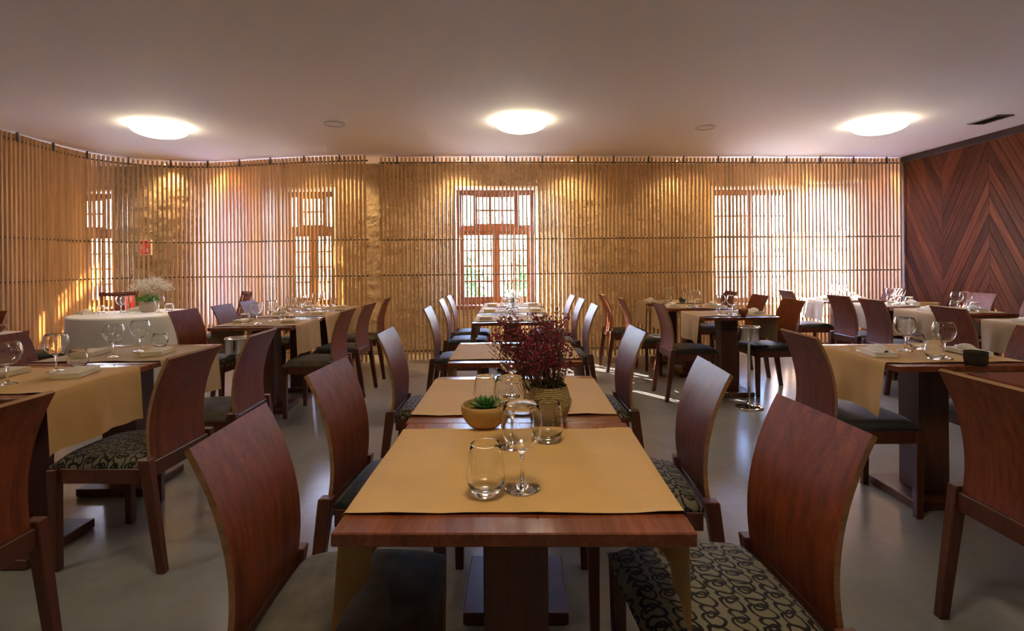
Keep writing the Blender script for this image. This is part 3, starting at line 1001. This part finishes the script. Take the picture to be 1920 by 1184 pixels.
BALLOON = lathe_mesh('balloon_glass', vessel([(0.0, 0.0), (0.036, 0.0), (0.037, 0.0015), (0.034, 0.003), (0.018, 0.0055), (0.007, 0.010), (0.0042, 0.018), (0.0038, 0.05), (0.005, 0.072)],
                                             [(0.010, 0.079), (0.028, 0.090), (0.043, 0.108), (0.0510, 0.128), (0.0523, 0.142), (0.050, 0.160), (0.0445, 0.175), (0.041, 0.182)], 0.0012, 0.082), 'glass', 32)
TUMBLER = lathe_mesh('tumbler', vessel([(0.0, 0.0015), (0.020, 0.0005), (0.0265, 0.0)],
                                       [(0.0290, 0.003), (0.0345, 0.013), (0.0405, 0.025), (0.0430, 0.034), (0.0415, 0.055), (0.0385, 0.078), (0.0350, 0.098), (0.0330, 0.110)], 0.0014, 0.010), 'glass', 40)
TUMBLER_S = lathe_mesh('tumbler', vessel([(0.0, 0.0015), (0.020, 0.0005), (0.0255, 0.0)],
                                         [(0.028, 0.004), (0.034, 0.018), (0.041, 0.031), (0.0445, 0.042), (0.0430, 0.056), (0.0390, 0.074), (0.0350, 0.092)], 0.0014, 0.011), 'glass', 32)

def napkin_mesh(mat, knot=False):
    q = MB()
    def slab(x0, x1, y0, y1, z0, z1):
        n = 6
        for a in range(1):
            pass
        # rounded fold on the +x side
        pr = [(x0, z0), (x1 - (z1 - z0) / 2, z0)]
        r = (z1 - z0) / 2
        for i in range(1, n):
            w = -PI / 2 + PI * i / n
            pr.append((x1 - r + r * math.cos(w), (z0 + z1) / 2 + r * math.sin(w)))
        pr += [(x1 - r, z1), (x0, z1)]
        f = [(p[0], y0, p[1]) for p in pr]; b = [(p[0], y1, p[1]) for p in pr]
        q.quad(f); q.quad(b[::-1])
        for i in range(len(pr)):
            c = (i + 1) % len(pr)
            q.quad([f[i], f[c], b[c], b[i]])
    slab(-0.055, 0.057, -0.098, 0.098, 0.001, 0.011)
    slab(-0.053, 0.054, -0.095, 0.096, 0.0115, 0.0175)
    slab(-0.054, 0.055, -0.096, 0.094, 0.018, 0.0245)
    if knot:
        # a loose tongue of cloth rolled over the middle
        rows = []
        for i in range(13):
            u = i / 12; y = -0.095 + 0.19 * u
            rr = 0.010 + 0.020 * math.sin(PI * u) ** 2 * (1.0 if u < 0.6 else 0.8)
            rows.append([(rr * 1.25 * math.cos(w) + 0.012 * math.sin(3 * u), y, 0.0248 + rr * max(0, math.sin(w))) for w in [PI * k / 8 for k in range(9)]])
        q.grid(rows)
    return q.mesh('napkin', mat, bevel=0, merge=True, smooth=False)
NAP = napkin_mesh('napkin'); NAPK = napkin_mesh('napkin_white', True)
NAP.set_sharp_from_angle(angle=0.7)

def table(x, y, desc, runner='runner', cat_group='square pedestal tables', deg=0.0, set_=(), variant=0, cloth=True, ped=0.0):
    """set_ entries: (kind, world x, world y, deg, which)"""
    r = empty('pedestal_table', (x, y, 0), math.radians(deg))
    tag(r, 'square wooden table, ' + desc, 'table', cat_group)
    put('tabletop', TOP, r); put('pedestal', PED, r, (ped, 0, 0))
    b = put('base_plate', BASE, r, (ped, 0, 0))
    for sx_ in (-1, 1):
        for sy_ in (-1, 1):
            put('foot', FOOT, b, (0.165 * sx_, 0.165 * sy_, 0))
    if cloth:
        o = put('table_runner', RUN[runner][variant % 3], None, (x, y, 0), math.radians(deg))
        colour = {'runner': 'golden beige', 'runner_tan': 'tan', 'runner_pale': 'pale beige'}[runner]
        tag(o, colour + ' runner on the table, ' + desc, 'table runner', 'linen table runners')
    zt = TT + (0.0046 if cloth else 0.0005)
    me = {'wine': (WINE, 'wine_glass', 'clear stemmed wine glass', 'wine glass', 'wine glasses'), 'balloon': (BALLOON, 'wine_glass', 'clear round-bowled wine glass', 'wine glass', 'wine glasses'),
          'tumbler': (TUMBLER, 'tumbler', 'clear tapered water tumbler', 'tumbler', 'water tumblers'), 'short': (TUMBLER_S, 'tumbler', 'short clear water tumbler', 'tumbler', 'water tumblers'),
          'nap': (NAP, 'napkin', 'folded cream napkin', 'napkin', 'folded napkins'), 'napk': (NAPK, 'napkin', 'white napkin with rolled fold', 'napkin', 'folded napkins')}
    for (kd, px, py, dg, which) in set_:
        mesh, nm, lb, ct, gr = me[kd]
        o = put(nm, mesh, None, (px, py, zt), math.radians(dg))
        tag(o, lb + ', ' + which, ct, gr)

# centre row
table(0.003, 1.350, 'nearest in the centre row', 'runner', deg=-1.1, set_=[
    ('wine', 0.018, 1.195, 0, 'front of the centre row'), ('tumbler', -0.062, 1.168, 0, 'front of the centre row'),
    ('wine', -0.008, 1.470, 0, 'right of the succulent bowl'), ('tumbler', 0.098, 1.515, 0, 'in front of the woven basket')])
table(0.003, 2.046, 'second in the centre row, behind the flower basket', 'runner', variant=1, deg=-0.6, set_=[
    ('wine', -0.005, 2.02, 0, 'half hidden behind the dried flowers'), ('tumbler', -0.098, 1.86, 0, 'behind the succulent bowl')])
table(0.010, 3.068, 'third in the centre row, with nothing but its runner', 'runner', variant=2)
for i, (yy, nm) in enumerate(((4.885, 'fourth in the centre row'), (5.66, 'fifth in the centre row'), (6.385, 'last in the centre row before the central window'))):
    table(0.0, yy, nm, 'runner_tan', variant=i, set_=[
        ('balloon', -0.02, yy + 0.05, 0, 'nearer of two, ' + nm), ('balloon', 0.04, yy + 0.14, 0, 'farther of two, ' + nm),
        ('short', -0.085, yy - 0.12, 0, 'left of two, ' + nm), ('short', 0.015, yy - 0.16, 0, 'right of two, ' + nm),
        ('nap', -0.24, yy - 0.05, 0, 'left, ' + nm), ('nap', 0.24, yy - 0.03, 180, 'right, ' + nm)])
# right of centre
table(2.05, 5.115, 'with the copper-brown bowl behind the chrome stand', 'runner_tan', set_=[
    ('balloon', 1.955, 5.03, 0, 'left of the pair beside the copper-brown bowl'), ('balloon', 2.045, 4.96, 0, 'right of the pair beside the copper-brown bowl'),
    ('short', 1.94, 4.90, 0, 'left of the pair beside the copper-brown bowl'), ('short', 2.03, 4.875, 0, 'nearer the copper-brown bowl'),
    ('napk', 2.29, 5.08, 10, 'right of the copper-brown bowl')])
table(2.00, 5.99, 'second in the right-of-centre row', 'runner_tan', variant=1, set_=[
    ('balloon', 1.90, 5.84, 0, 'left of the pair in the middle of the right-of-centre row'), ('balloon', 2.015, 5.88, 0, 'right of the pair in the middle of the right-of-centre row'),
    ('short', 1.93, 5.76, 0, 'in the middle of the right-of-centre row, left'), ('short', 2.02, 5.80, 0, 'in the middle of the right-of-centre row, right'),
    ('napk', 1.78, 5.95, 0, 'left on the table behind the copper-brown bowl'), ('napk', 2.23, 5.95, 170, 'right on the table behind the copper-brown bowl')])
table(1.96, 6.70, 'farthest in the right-of-centre row, with the green votive', 'runner_tan', variant=2, set_=[
    ('balloon', 1.90, 6.62, 0, 'left of the pair by the green votive glass'), ('balloon', 2.00, 6.70, 0, 'right of the pair by the green votive glass'),
    ('napk', 1.72, 6.68, 5, 'left of the green votive glass'), ('napk', 2.18, 6.68, 175, 'right of the green votive glass')])
# near right
table(2.16, 2.865, 'near right with the small dark basket', 'runner', variant=1, ped=0.04, set_=[
    ('balloon', 2.155, 2.93, 0, 'left one on the near right table'), ('short', 2.265, 2.99, 0, 'behind, on the near right table'),
    ('short', 2.115, 2.68, 0, 'in front, on the near right table'), ('balloon', 2.185, 2.70, 0, 'beside the small dark basket'),
    ('napk', 1.93, 2.83, -8, 'left side of the near right table'), ('napk', 2.41, 2.82, 172, 'behind the small dark basket')])
table(2.365, 2.03, 'bare at the right picture edge in front', cloth=False, cat_group='square pedestal tables')
# far right row
FR = [(4.175, 6.81, 'far right row by the bright window'), (4.23, 5.96, 'far right row, second from the bright window'), (4.245, 5.175, 'far right row with the bread bowl'), (4.235, 4.15, 'nearest in the far right row')]
for i, (xx, yy, nm) in enumerate(FR):
    st = [('napk', xx - 0.22, yy - 0.02, 0, 'left, ' + nm)]
    if i != 3:
        st += [('balloon', xx - 0.10 + 0.06 * i, yy - 0.06, 0, 'left of the pair, ' + nm), ('balloon', xx + 0.04 + 0.05 * i, yy - 0.02, 0, 'right of the pair, ' + nm),
               ('short', xx - 0.02 + 0.05 * i, yy + 0.04, 0, 'left of the pair, ' + nm), ('short', xx + 0.09 + 0.02 * i, yy - 0.13, 0, 'right of the pair, ' + nm),
               ('napk', xx + 0.24, yy, 170, 'right, ' + nm)]
    table(xx, yy, nm, 'runner_pale' if i < 2 else 'runner_tan', variant=i, set_=st)
# near left
table(-2.23, 2.415, 'nearest of the two near left tables', 'runner', variant=0, set_=[
    ('balloon', -2.215, 2.585, 0, 'beside the tumbler on the nearest left table'), ('balloon', -2.195, 2.315, 0, 'cut by the left picture edge'),
    ('short', -2.165, 2.655, 0, 'on the nearest left table'), ('nap', -2.045, 2.50, 14, 'right side of the nearest left table'), ('nap', -2.40, 2.50, 180, 'left side of the nearest left table')])
table(-2.23, 3.120, 'second of the two near left tables', 'runner_tan', variant=2, set_=[
    ('balloon', -2.23, 2.98, 0, 'left of the pair before the white round table'), ('balloon', -2.215, 3.17, 0, 'right of the pair before the white round table'),
    ('short', -2.17, 3.28, 0, 'on the second left table'), ('nap', -2.05, 3.08, 14, 'right side of the second left table'), ('nap', -2.43, 3.07, 190, 'left side of the second left table')])
table(-4.27, 3.99, 'at the left picture edge under the wooden bowl', 'runner_pale', variant=1, set_=[('napk', -4.03, 3.98, 0, 'at the left picture edge beside the wooden bowl')])
# left window row
DR = [(-2.155, 4.71, 'front of the left window row'), (-2.18, 5.475, 'middle of the left window row'), (-2.19, 6.225, 'back of the left window row')]
for i, (xx, yy, nm) in enumerate(DR):
    table(xx, yy, nm, 'runner_tan', variant=i, set_=[
        ('short', xx - 0.15, yy - 0.12, 0, 'left, at the ' + nm), ('balloon', xx - 0.05, yy - 0.11, 0, 'nearer of the pair, ' + nm),
        ('balloon', xx - 0.03, yy + 0.13, 0, 'farther of the pair, ' + nm), ('short', xx + 0.03, yy + 0.22, 0, 'right, at the ' + nm),
        ('nap', xx + 0.19, yy, 12, 'right side, ' + nm), ('nap', xx - 0.25, yy + 0.06, 180, 'left side, ' + nm)])

# ---------------------------------------------------------------- things on and around the tables
def bowl(name, x, y, z, r, h, mat, label, cat='bowl', th=0.006):
    q = MB()
    out = [(0.0, 0.0), (r * 0.42, 0.0), (r * 0.5, 0.004)] + [(r * (0.5 + 0.5 * math.sin(PI / 2 * i / 8)), 0.004 + (h - 0.004) * (1 - math.cos(PI / 2 * i / 8)) ** 0.85) for i in range(1, 9)]
    inn = [(max(0, a - th), b + (th if i < len(out) - 2 else 0)) for i, (a, b) in enumerate(out)][::-1]
    q.lathe(out + [(r - th / 2, h + 0.002)] + inn[:-1] + [(0.0, th)], 36)
    o = q.build(name, mat, None, smooth=True, merge=True)
    o.location = (x, y, z)
    return tag(o, label, cat)

# succulent bowl
sb = empty('succulent_planter', (-0.090, 1.655, TT + 0.0005)); tag(sb, 'wooden bowl holding a green succulent rosette on the centre table', 'planter')
o = bowl('bowl', 0, 0, 0, 0.0735, 0.072, 'bowl_wood', None, None); o.parent = sb
q = MB(); q.lathe([(0, 0.052), (0.06, 0.050), (0.062, 0.046), (0, 0.044)], 24); q.build('soil', 'moss', sb, smooth=True)
q = MB()
rows = []
for i in range(8):
    u = i / 7
    w = 0.0105 * math.sin(PI * (0.12 + 0.86 * u)) ** 0.8 + 0.001
    zz = 0.010 * u ** 2
    rows.append([(0.004 + 0.046 * u, -w, zz + 0.003), (0.004 + 0.046 * u, -w * 0.5, zz + 0.0005), (0.004 + 0.046 * u, 0, zz - 0.0015), (0.004 + 0.046 * u, w * 0.5, zz + 0.0005), (0.004 + 0.046 * u, w, zz + 0.003),
                 (0.004 + 0.046 * u, w * 0.4, zz + 0.0055), (0.004 + 0.046 * u, -w * 0.4, zz + 0.0055), (0.004 + 0.046 * u, -w, zz + 0.003)])
q.grid(rows); LEAF = q.mesh('leaf', 'succulent', smooth=True, merge=True)
rose = empty('succulent', (0.004, 0, 0.060)); rose.parent = sb
for ringi, (n, el, sc) in enumerate(((11, 0.12, 1.0), (10, 0.45, 0.9), (8, 0.8, 0.75), (5, 1.15, 0.55))):
    for i in range(n):
        o = put('leaf', LEAF, rose)
        o.rotation_euler = (0, -el + R.uniform(-0.08, 0.08), 2 * PI * (i + 0.5 * (ringi % 2)) / n + R.uniform(-0.08, 0.08))
        o.scale = (sc, sc, sc)

# woven basket with dried flowers
bk = empty('woven_basket', (0.113, 1.705, TT + 0.0005)); tag(bk, 'seagrass basket with pinched waist standing between the centre tables', 'basket')
q = MB(); q.lathe([(0.0, 0.0), (0.050, 0.0), (0.053, 0.004), (0.063, 0.034), (0.0735, 0.066), (0.066, 0.092), (0.0585, 0.116), (0.0590, 0.119), (0.0565, 0.118), (0.058, 0.106), (0.068, 0.076), (0.070, 0.064), (0.062, 0.035), (0.05, 0.008), (0.0, 0.006)], 40)
q.build('basket_body', 'weave', bk, smooth=True, merge=True)
q = MB()
for s in (-1, 1):
    q.tube([(s * 0.02 + 0.018 * math.cos(a) * 0 + 0.02 * math.cos(a), -0.060 - 0.004, 0.100 + 0.022 * math.sin(a)) for a in [PI * i / 8 - PI for i in range(9)]], 0.003, 6)
    break
q.build('handle', 'weave', bk, smooth=True)

fl = empty('dried_flower_bunch', (0.113, 1.705, TT + 0.02)); tag(fl, 'bunch of dark wine-red dried flowers in the seagrass basket', 'flowers')
st = MB(); bl = MB()
rf = random.Random(11)
def blossom(m, p, d, s):
    d = Vector(d).normalized()
    up = Vector((0, 0, 1)) if abs(d.z) < 0.9 else Vector((1, 0, 0))
    a = d.cross(up).normalized(); b = d.cross(a)
    c = Vector(p)
    tip = c + d * s
    rg = [c + d * (s * 1.0) + (a * math.cos(w) + b * math.sin(w)) * (s * rf.uniform(0.45, 0.75)) for w in [2 * PI * k / 5 + rf.random() for k in range(5)]]
    i = len(m.v)
    m.v += [tuple(c - d * s * 0.3), tuple(c + d * s * 0.55)] + [tuple(x) for x in rg]
    for k in range(5):
        m.f.append((i, i + 2 + k, i + 2 + (k + 1) % 5)); m.m.append(0)
        m.f.append((i + 1, i + 2 + (k + 1) % 5, i + 2 + k)); m.m.append(0)
for i in range(105):
    a = rf.uniform(0, 2 * PI); rr = math.sqrt(rf.random())
    base = Vector((0.03 * rr * math.cos(a), 0.03 * rr * math.sin(a), 0.0))
    Lh = rf.uniform(0.21, 0.345) - 0.07 * rr * rf.random()
    tipp = Vector((0.152 * rr * math.cos(a) - 0.060, 0.125 * rr * math.sin(a), Lh))
    mid = base.lerp(tipp, 0.5) + Vector((0, 0, 0.03))
    pts = [base, base.lerp(mid, 0.6), mid, tipp]
    st.tube(pts, 0.0013, 4, 0, 0.0007)
    for kx in range(4):
        t0 = rf.uniform(0.38, 0.95)
        p0 = base.lerp(mid, t0 * 2) if t0 < 0.5 else mid.lerp(tipp, t0 * 2 - 1)
        aa = rf.uniform(0, 2 * PI)
        e = p0 + Vector((math.cos(aa) * rf.uniform(0.01, 0.032), math.sin(aa) * rf.uniform(0.01, 0.032), rf.uniform(0.008, 0.035)))
        if e.z < 0.125:
            continue
        st.tube([p0, e], 0.0007, 3)
        for kk in range(rf.randint(3, 6)):
            p = e + Vector((rf.gauss(0, 0.008), rf.gauss(0, 0.008), rf.gauss(0.002, 0.007)))
            blossom(bl, p, (rf.gauss(0, 1), rf.gauss(0, 1), rf.uniform(0.2, 1.4)), rf.uniform(0.0045, 0.0075))
st.build('stems', 'stem', fl); tag(bpy.data.objects[fl.children[-1].name], kind='stuff')
o = bl.build('blossoms', 'blossom', fl); o['kind'] = 'stuff'
q = MB()
for i in range(60):
    a = rf.uniform(0, 2 * PI); rr = 0.05 * math.sqrt(rf.random())
    blossom(q, (rr * math.cos(a), rr * math.sin(a), 0.085 + rf.uniform(0, 0.022)), (math.cos(a), math.sin(a), 1), rf.uniform(0.008, 0.014))
o = q.build('moss_filler', 'moss', fl); o['kind'] = 'stuff'

# chrome wine cooler stands
def cooler(x, y, label):
    r = empty('wine_cooler_stand', (x, y, 0)); tag(r, label, 'wine cooler stand', 'chrome wine cooler stands')
    q = MB(); q.lathe([(0, 0.0), (0.112, 0.0), (0.115, 0.004), (0.112, 0.010), (0.085, 0.016), (0.045, 0.024), (0.022, 0.040), (0.014, 0.058), (0, 0.058)], 36); q.build('base', 'chrome', r, smooth=True, merge=True)
    q = MB(); q.lathe([(0, 0.055), (0.0105, 0.055), (0.0105, 0.565), (0.014, 0.572), (0, 0.572)], 16); q.build('pole', 'chrome', r, smooth=True, merge=True)
    q = MB(); q.lathe([(0, 0.57), (0.03, 0.57), (0.084, 0.578), (0.088, 0.585), (0.090, 0.690), (0.093, 0.698), (0.091, 0.702), (0.087, 0.698), (0.085, 0.590), (0.0, 0.583)], 36); q.build('bucket_holder', 'chrome', r, smooth=True, merge=True)
    q = MB(); q.lathe([(0.088, 0.684), (0.096, 0.688), (0.097, 0.694), (0.093, 0.700), (0.0885, 0.699)], 36); q.build('rim_ring', 'chrome', r, smooth=True)
cooler(2.035, 4.60, 'polished chrome wine cooler stand in front of the right-of-centre table')
cooler(-2.18, 4.22, 'polished chrome wine cooler stand in front of the left window row')

ZC = TT + 0.005
bowl('copper_bowl', 2.105, 4.865, ZC, 0.043, 0.06, 'bowl_red', 'small copper-brown wooden bowl at the front edge of its table')
bowl('wooden_bowl', -4.03, 4.16, ZC, 0.062, 0.06, 'bowl_red', 'small reddish wooden bowl behind the chair at the left edge')
bowl('bread_bowl', 4.16, 5.33, ZC, 0.085, 0.065, 'bowl_wood', 'pale wooden bread bowl in the far right row')
q = MB(); q.lathe([(0, 0), (0.034, 0), (0.044, 0.004), (0.047, 0.03), (0.046, 0.055), (0.049, 0.060), (0.046, 0.064), (0.041, 0.062), (0.041, 0.008), (0, 0.006)], 28)
o = q.build('small_basket', 'weave_dark', None, smooth=True, merge=True); o.location = (2.215, 2.552, TT + 0.0005)
tag(o, 'small round dark woven basket on the near right table edge', 'basket')
q = MB(); q.lathe([(0, 0), (0.034, 0), (0.044, 0.012), (0.047, 0.035), (0.040, 0.062), (0.036, 0.064), (0.042, 0.035), (0.040, 0.014), (0, 0.008)], 24)
o = q.build('votive_glass', 'green_glass', None, smooth=True, merge=True); o.location = (2.075, 6.50, ZC)
tag(o, 'dark green rounded glass votive on the right-of-centre back table', 'votive')

# white round table
RTX, RTY, RTR = -4.12, 5.80, 0.575
def cl_fold(r, z, a):
    if z > 0.70 or r < RTR - 0.02:
        return r
    t = (0.755 - z) / 0.75
    return r + t * (0.026 * math.sin(13 * a + 0.8) + 0.016 * math.sin(7 * a + 2.1) + 0.012) * min(1, t * 2.2)
q = MB()
q.lathe([(0.0, 0.7625), (0.3, 0.7625), (RTR - 0.03, 0.7625), (RTR - 0.008, 0.761), (RTR, 0.754), (RTR + 0.003, 0.74)] + [(RTR + 0.004, 0.74 - 0.732 * i / 9) for i in range(1, 10)], 156, fold=cl_fold)
o = q.build('round_tablecloth', 'white_cloth', None, smooth=True, merge=True); o.location = (RTX, RTY, 0)
tag(o, 'floor-length white cloth covering the round table by the curved slats', 'tablecloth')
ZR = 0.763
for (mesh, nm, x, y, dg, lb, ct, gr) in (
    (BALLOON, 'wine_glass', -4.33, 5.90, 0, 'clear round-bowled wine glass left of the pair on white round table', 'wine glass', 'wine glasses'),
    (BALLOON, 'wine_glass', -4.22, 5.82, 0, 'clear round-bowled wine glass next to the white flower pot, left', 'wine glass', 'wine glasses'),
    (BALLOON, 'wine_glass', -3.89, 5.87, 0, 'clear round-bowled wine glass right of the white flower pot', 'wine glass', 'wine glasses'),
    (TUMBLER_S, 'tumbler', -4.41, 5.72, 0, 'short clear water tumbler left on the white round table', 'tumbler', 'water tumblers'),
    (TUMBLER_S, 'tumbler', -3.83, 5.95, 0, 'short clear water tumbler right of the white flower pot', 'tumbler', 'water tumblers'),
    (NAPK, 'napkin', -4.60, 5.74, 60, 'white napkin with rolled fold at the left of the round table', 'napkin', 'folded napkins'),
    (NAPK, 'napkin', -4.26, 6.06, 80, 'white napkin with rolled fold behind glasses on the round table', 'napkin', 'folded napkins')):
    o = put(nm, mesh, None, (x, y, ZR), math.radians(dg)); tag(o, lb, ct, gr)

pt = empty('potted_flowers', (-4.05, 5.93, ZR)); tag(pt, 'pale round pot of white baby-breath and green leaves on the round table', 'potted flowers')
q = MB(); q.lathe([(0, 0), (0.055, 0), (0.075, 0.015), (0.084, 0.045), (0.080, 0.085), (0.070, 0.105), (0.073, 0.112), (0.068, 0.113), (0.064, 0.104), (0.06, 0.09), (0, 0.09)], 32); q.build('pot', 'pot', pt, smooth=True, merge=True)
q = MB()
for i in range(260):
    a = rf.uniform(0, 2 * PI); rr = 0.105 * math.sqrt(rf.random()); z = 0.12 + rf.uniform(0, 0.085) * (1 - (rr / 0.14) ** 2)
    c = Vector((rr * math.cos(a) + 0.0, rr * math.sin(a), z)); s = rf.uniform(0.010, 0.018)
    d1 = Vector((rf.gauss(0, 1), rf.gauss(0, 1), rf.gauss(0, 0.5))).normalized(); d2 = d1.cross(Vector((rf.gauss(0, 1), rf.gauss(0, 1), 1))).normalized()
    q.quad([c - d1 * s, c - d2 * s * 0.6, c + d1 * s, c + d2 * s * 0.6])
o = q.build('leaves', 'green_leaf', pt); o['kind'] = 'stuff'
s1 = MB(); s2 = MB()
for i in range(70):
    a = rf.uniform(0, 2 * PI); rr = math.sqrt(rf.random())
    tip = Vector((0.20 * rr * math.cos(a) + 0.03, 0.17 * rr * math.sin(a), 0.41 - 0.09 * rr - rf.uniform(0, 0.10)))
    s1.tube([(0.02 * rr * math.cos(a), 0.02 * rr * math.sin(a), 0.09), tip * 0.6 + Vector((0, 0, 0.05)), tip], 0.0012, 3)
    for kx in range(13):
        p = tip + Vector((rf.gauss(0, 0.024), rf.gauss(0, 0.024), rf.gauss(0, 0.020)))
        blossom(s2, p, (rf.gauss(0, 1), rf.gauss(0, 1), 1), rf.uniform(0.007, 0.011))
o = s1.build('stems', 'pale_stem', pt); o['kind'] = 'stuff'
o = s2.build('flowers', 'white_flower', pt); o['kind'] = 'stuff'

# fire sign and extinguisher on the stone wall
sg = empty('fire_extinguisher_sign', (-5.11, 7.448, 1.43)); tag(sg, 'red fire extinguisher sign with white symbols on the stone wall', 'sign')
q = MB(); q.box(-0.075, 0.075, -0.006, 0.03, 0, 0.21); q.build('plate', 'sign_white', sg)
q = MB(); q.box(-0.068, 0.068, -0.0075, -0.006, 0.007, 0.203); q.build('red_field', 'red', sg)
q = MB()
q.box(-0.040, -0.008, -0.009, -0.0075, 0.03, 0.12); q.box(-0.030, -0.018, -0.009, -0.0075, 0.12, 0.135); q.box(-0.045, -0.010, -0.009, -0.0075, 0.135, 0.145)
q.tube([(-0.045, -0.0085, 0.14), (-0.055, -0.0085, 0.12), (-0.053, -0.0085, 0.08)], 0.003, 6)
fp = [(0.012, 0.05), (0.022, 0.035), (0.040, 0.035), (0.052, 0.052), (0.050, 0.08), (0.040, 0.10), (0.042, 0.12), (0.030, 0.105), (0.026, 0.085), (0.018, 0.09)]
q.quad([(x, -0.009, z) for x, z in fp])
q.build('symbols', 'sign_white', sg)
ex = empty('fire_extinguisher', (-5.30, 7.40, 0.46)); tag(ex, 'red fire extinguisher hung on the stone wall behind the slats', 'fire extinguisher')
q = MB(); q.lathe([(0, 0), (0.065, 0), (0.072, 0.01), (0.072, 0.33), (0.06, 0.375), (0.028, 0.40), (0.022, 0.42), (0, 0.42)], 24); q.build('cylinder', 'red', ex, smooth=True, merge=True)
q = MB(); q.box(-0.018, 0.018, -0.018, 0.018, 0.42, 0.45); q.box(-0.01, 0.09, -0.008, 0.008, 0.45, 0.462); q.box(-0.01, 0.08, -0.008, 0.008, 0.476, 0.486); q.build('valve_handle', 'metal_dark', ex, bevel=0.002)
q = MB(); q.tube([(-0.018, 0, 0.435), (-0.07, 0, 0.42), (-0.09, 0, 0.33), (-0.088, 0, 0.12)], 0.009, 8); q.build('hose', 'trim', ex, smooth=True)
q = MB(); q.box(-0.02, 0.02, 0.072, 0.098, 0.25, 0.30); q.build('bracket', 'metal_dark', ex)

# ---------------------------------------------------------------- outdoors
q = MB(); q.box(-40, 40, 8.5, 60, -0.32, -0.2)
tag(q.build('terrace', 'ground'), 'pale paving outside the windows', kind='structure')
def shrub(x, y, rx, rz, label, seed):
    rs = random.Random(seed)
    r = empty('garden_shrub', (x, y, -0.2)); tag(r, label, 'shrub', 'shrubs outside the windows')
    q = MB()
    for i in range(1500):
        d = Vector((rs.gauss(0, 1), rs.gauss(0, 1), rs.gauss(0, 1))).normalized() * (rs.uniform(0.55, 1.0))
        d *= 1 + 0.25 * noise.noise(d * 2.2 + Vector((seed, 0, 0)))
        c = Vector((d.x * rx, d.y * rx, rz + d.z * rz)); s = rs.uniform(0.05, 0.10)
        a = Vector((rs.gauss(0, 1), rs.gauss(0, 1), rs.gauss(0, 1))).normalized(); b = a.cross(Vector((rs.gauss(0, 1), rs.gauss(0, 1), rs.gauss(0, 1)))).normalized()
        q.quad([c - a * s, c - b * s * 0.5, c + a * s, c + b * s * 0.5])
    o = q.build('foliage', 'foliage', r); o['kind'] = 'stuff'
    q = MB(); q.tube([(0, 0, 0), (0.03, 0, rz * 0.6), (0, 0.02, rz * 1.2)], 0.05, 8, 0, 0.02); q.build('trunk', 'bark', r, smooth=True)
shrub(-1.5, 13.0, 0.9, 0.9, 'green shrub seen at the left of the central window', 1)
shrub(0.55, 12.4, 0.75, 0.85, 'green shrub seen at the right of the central window', 2)
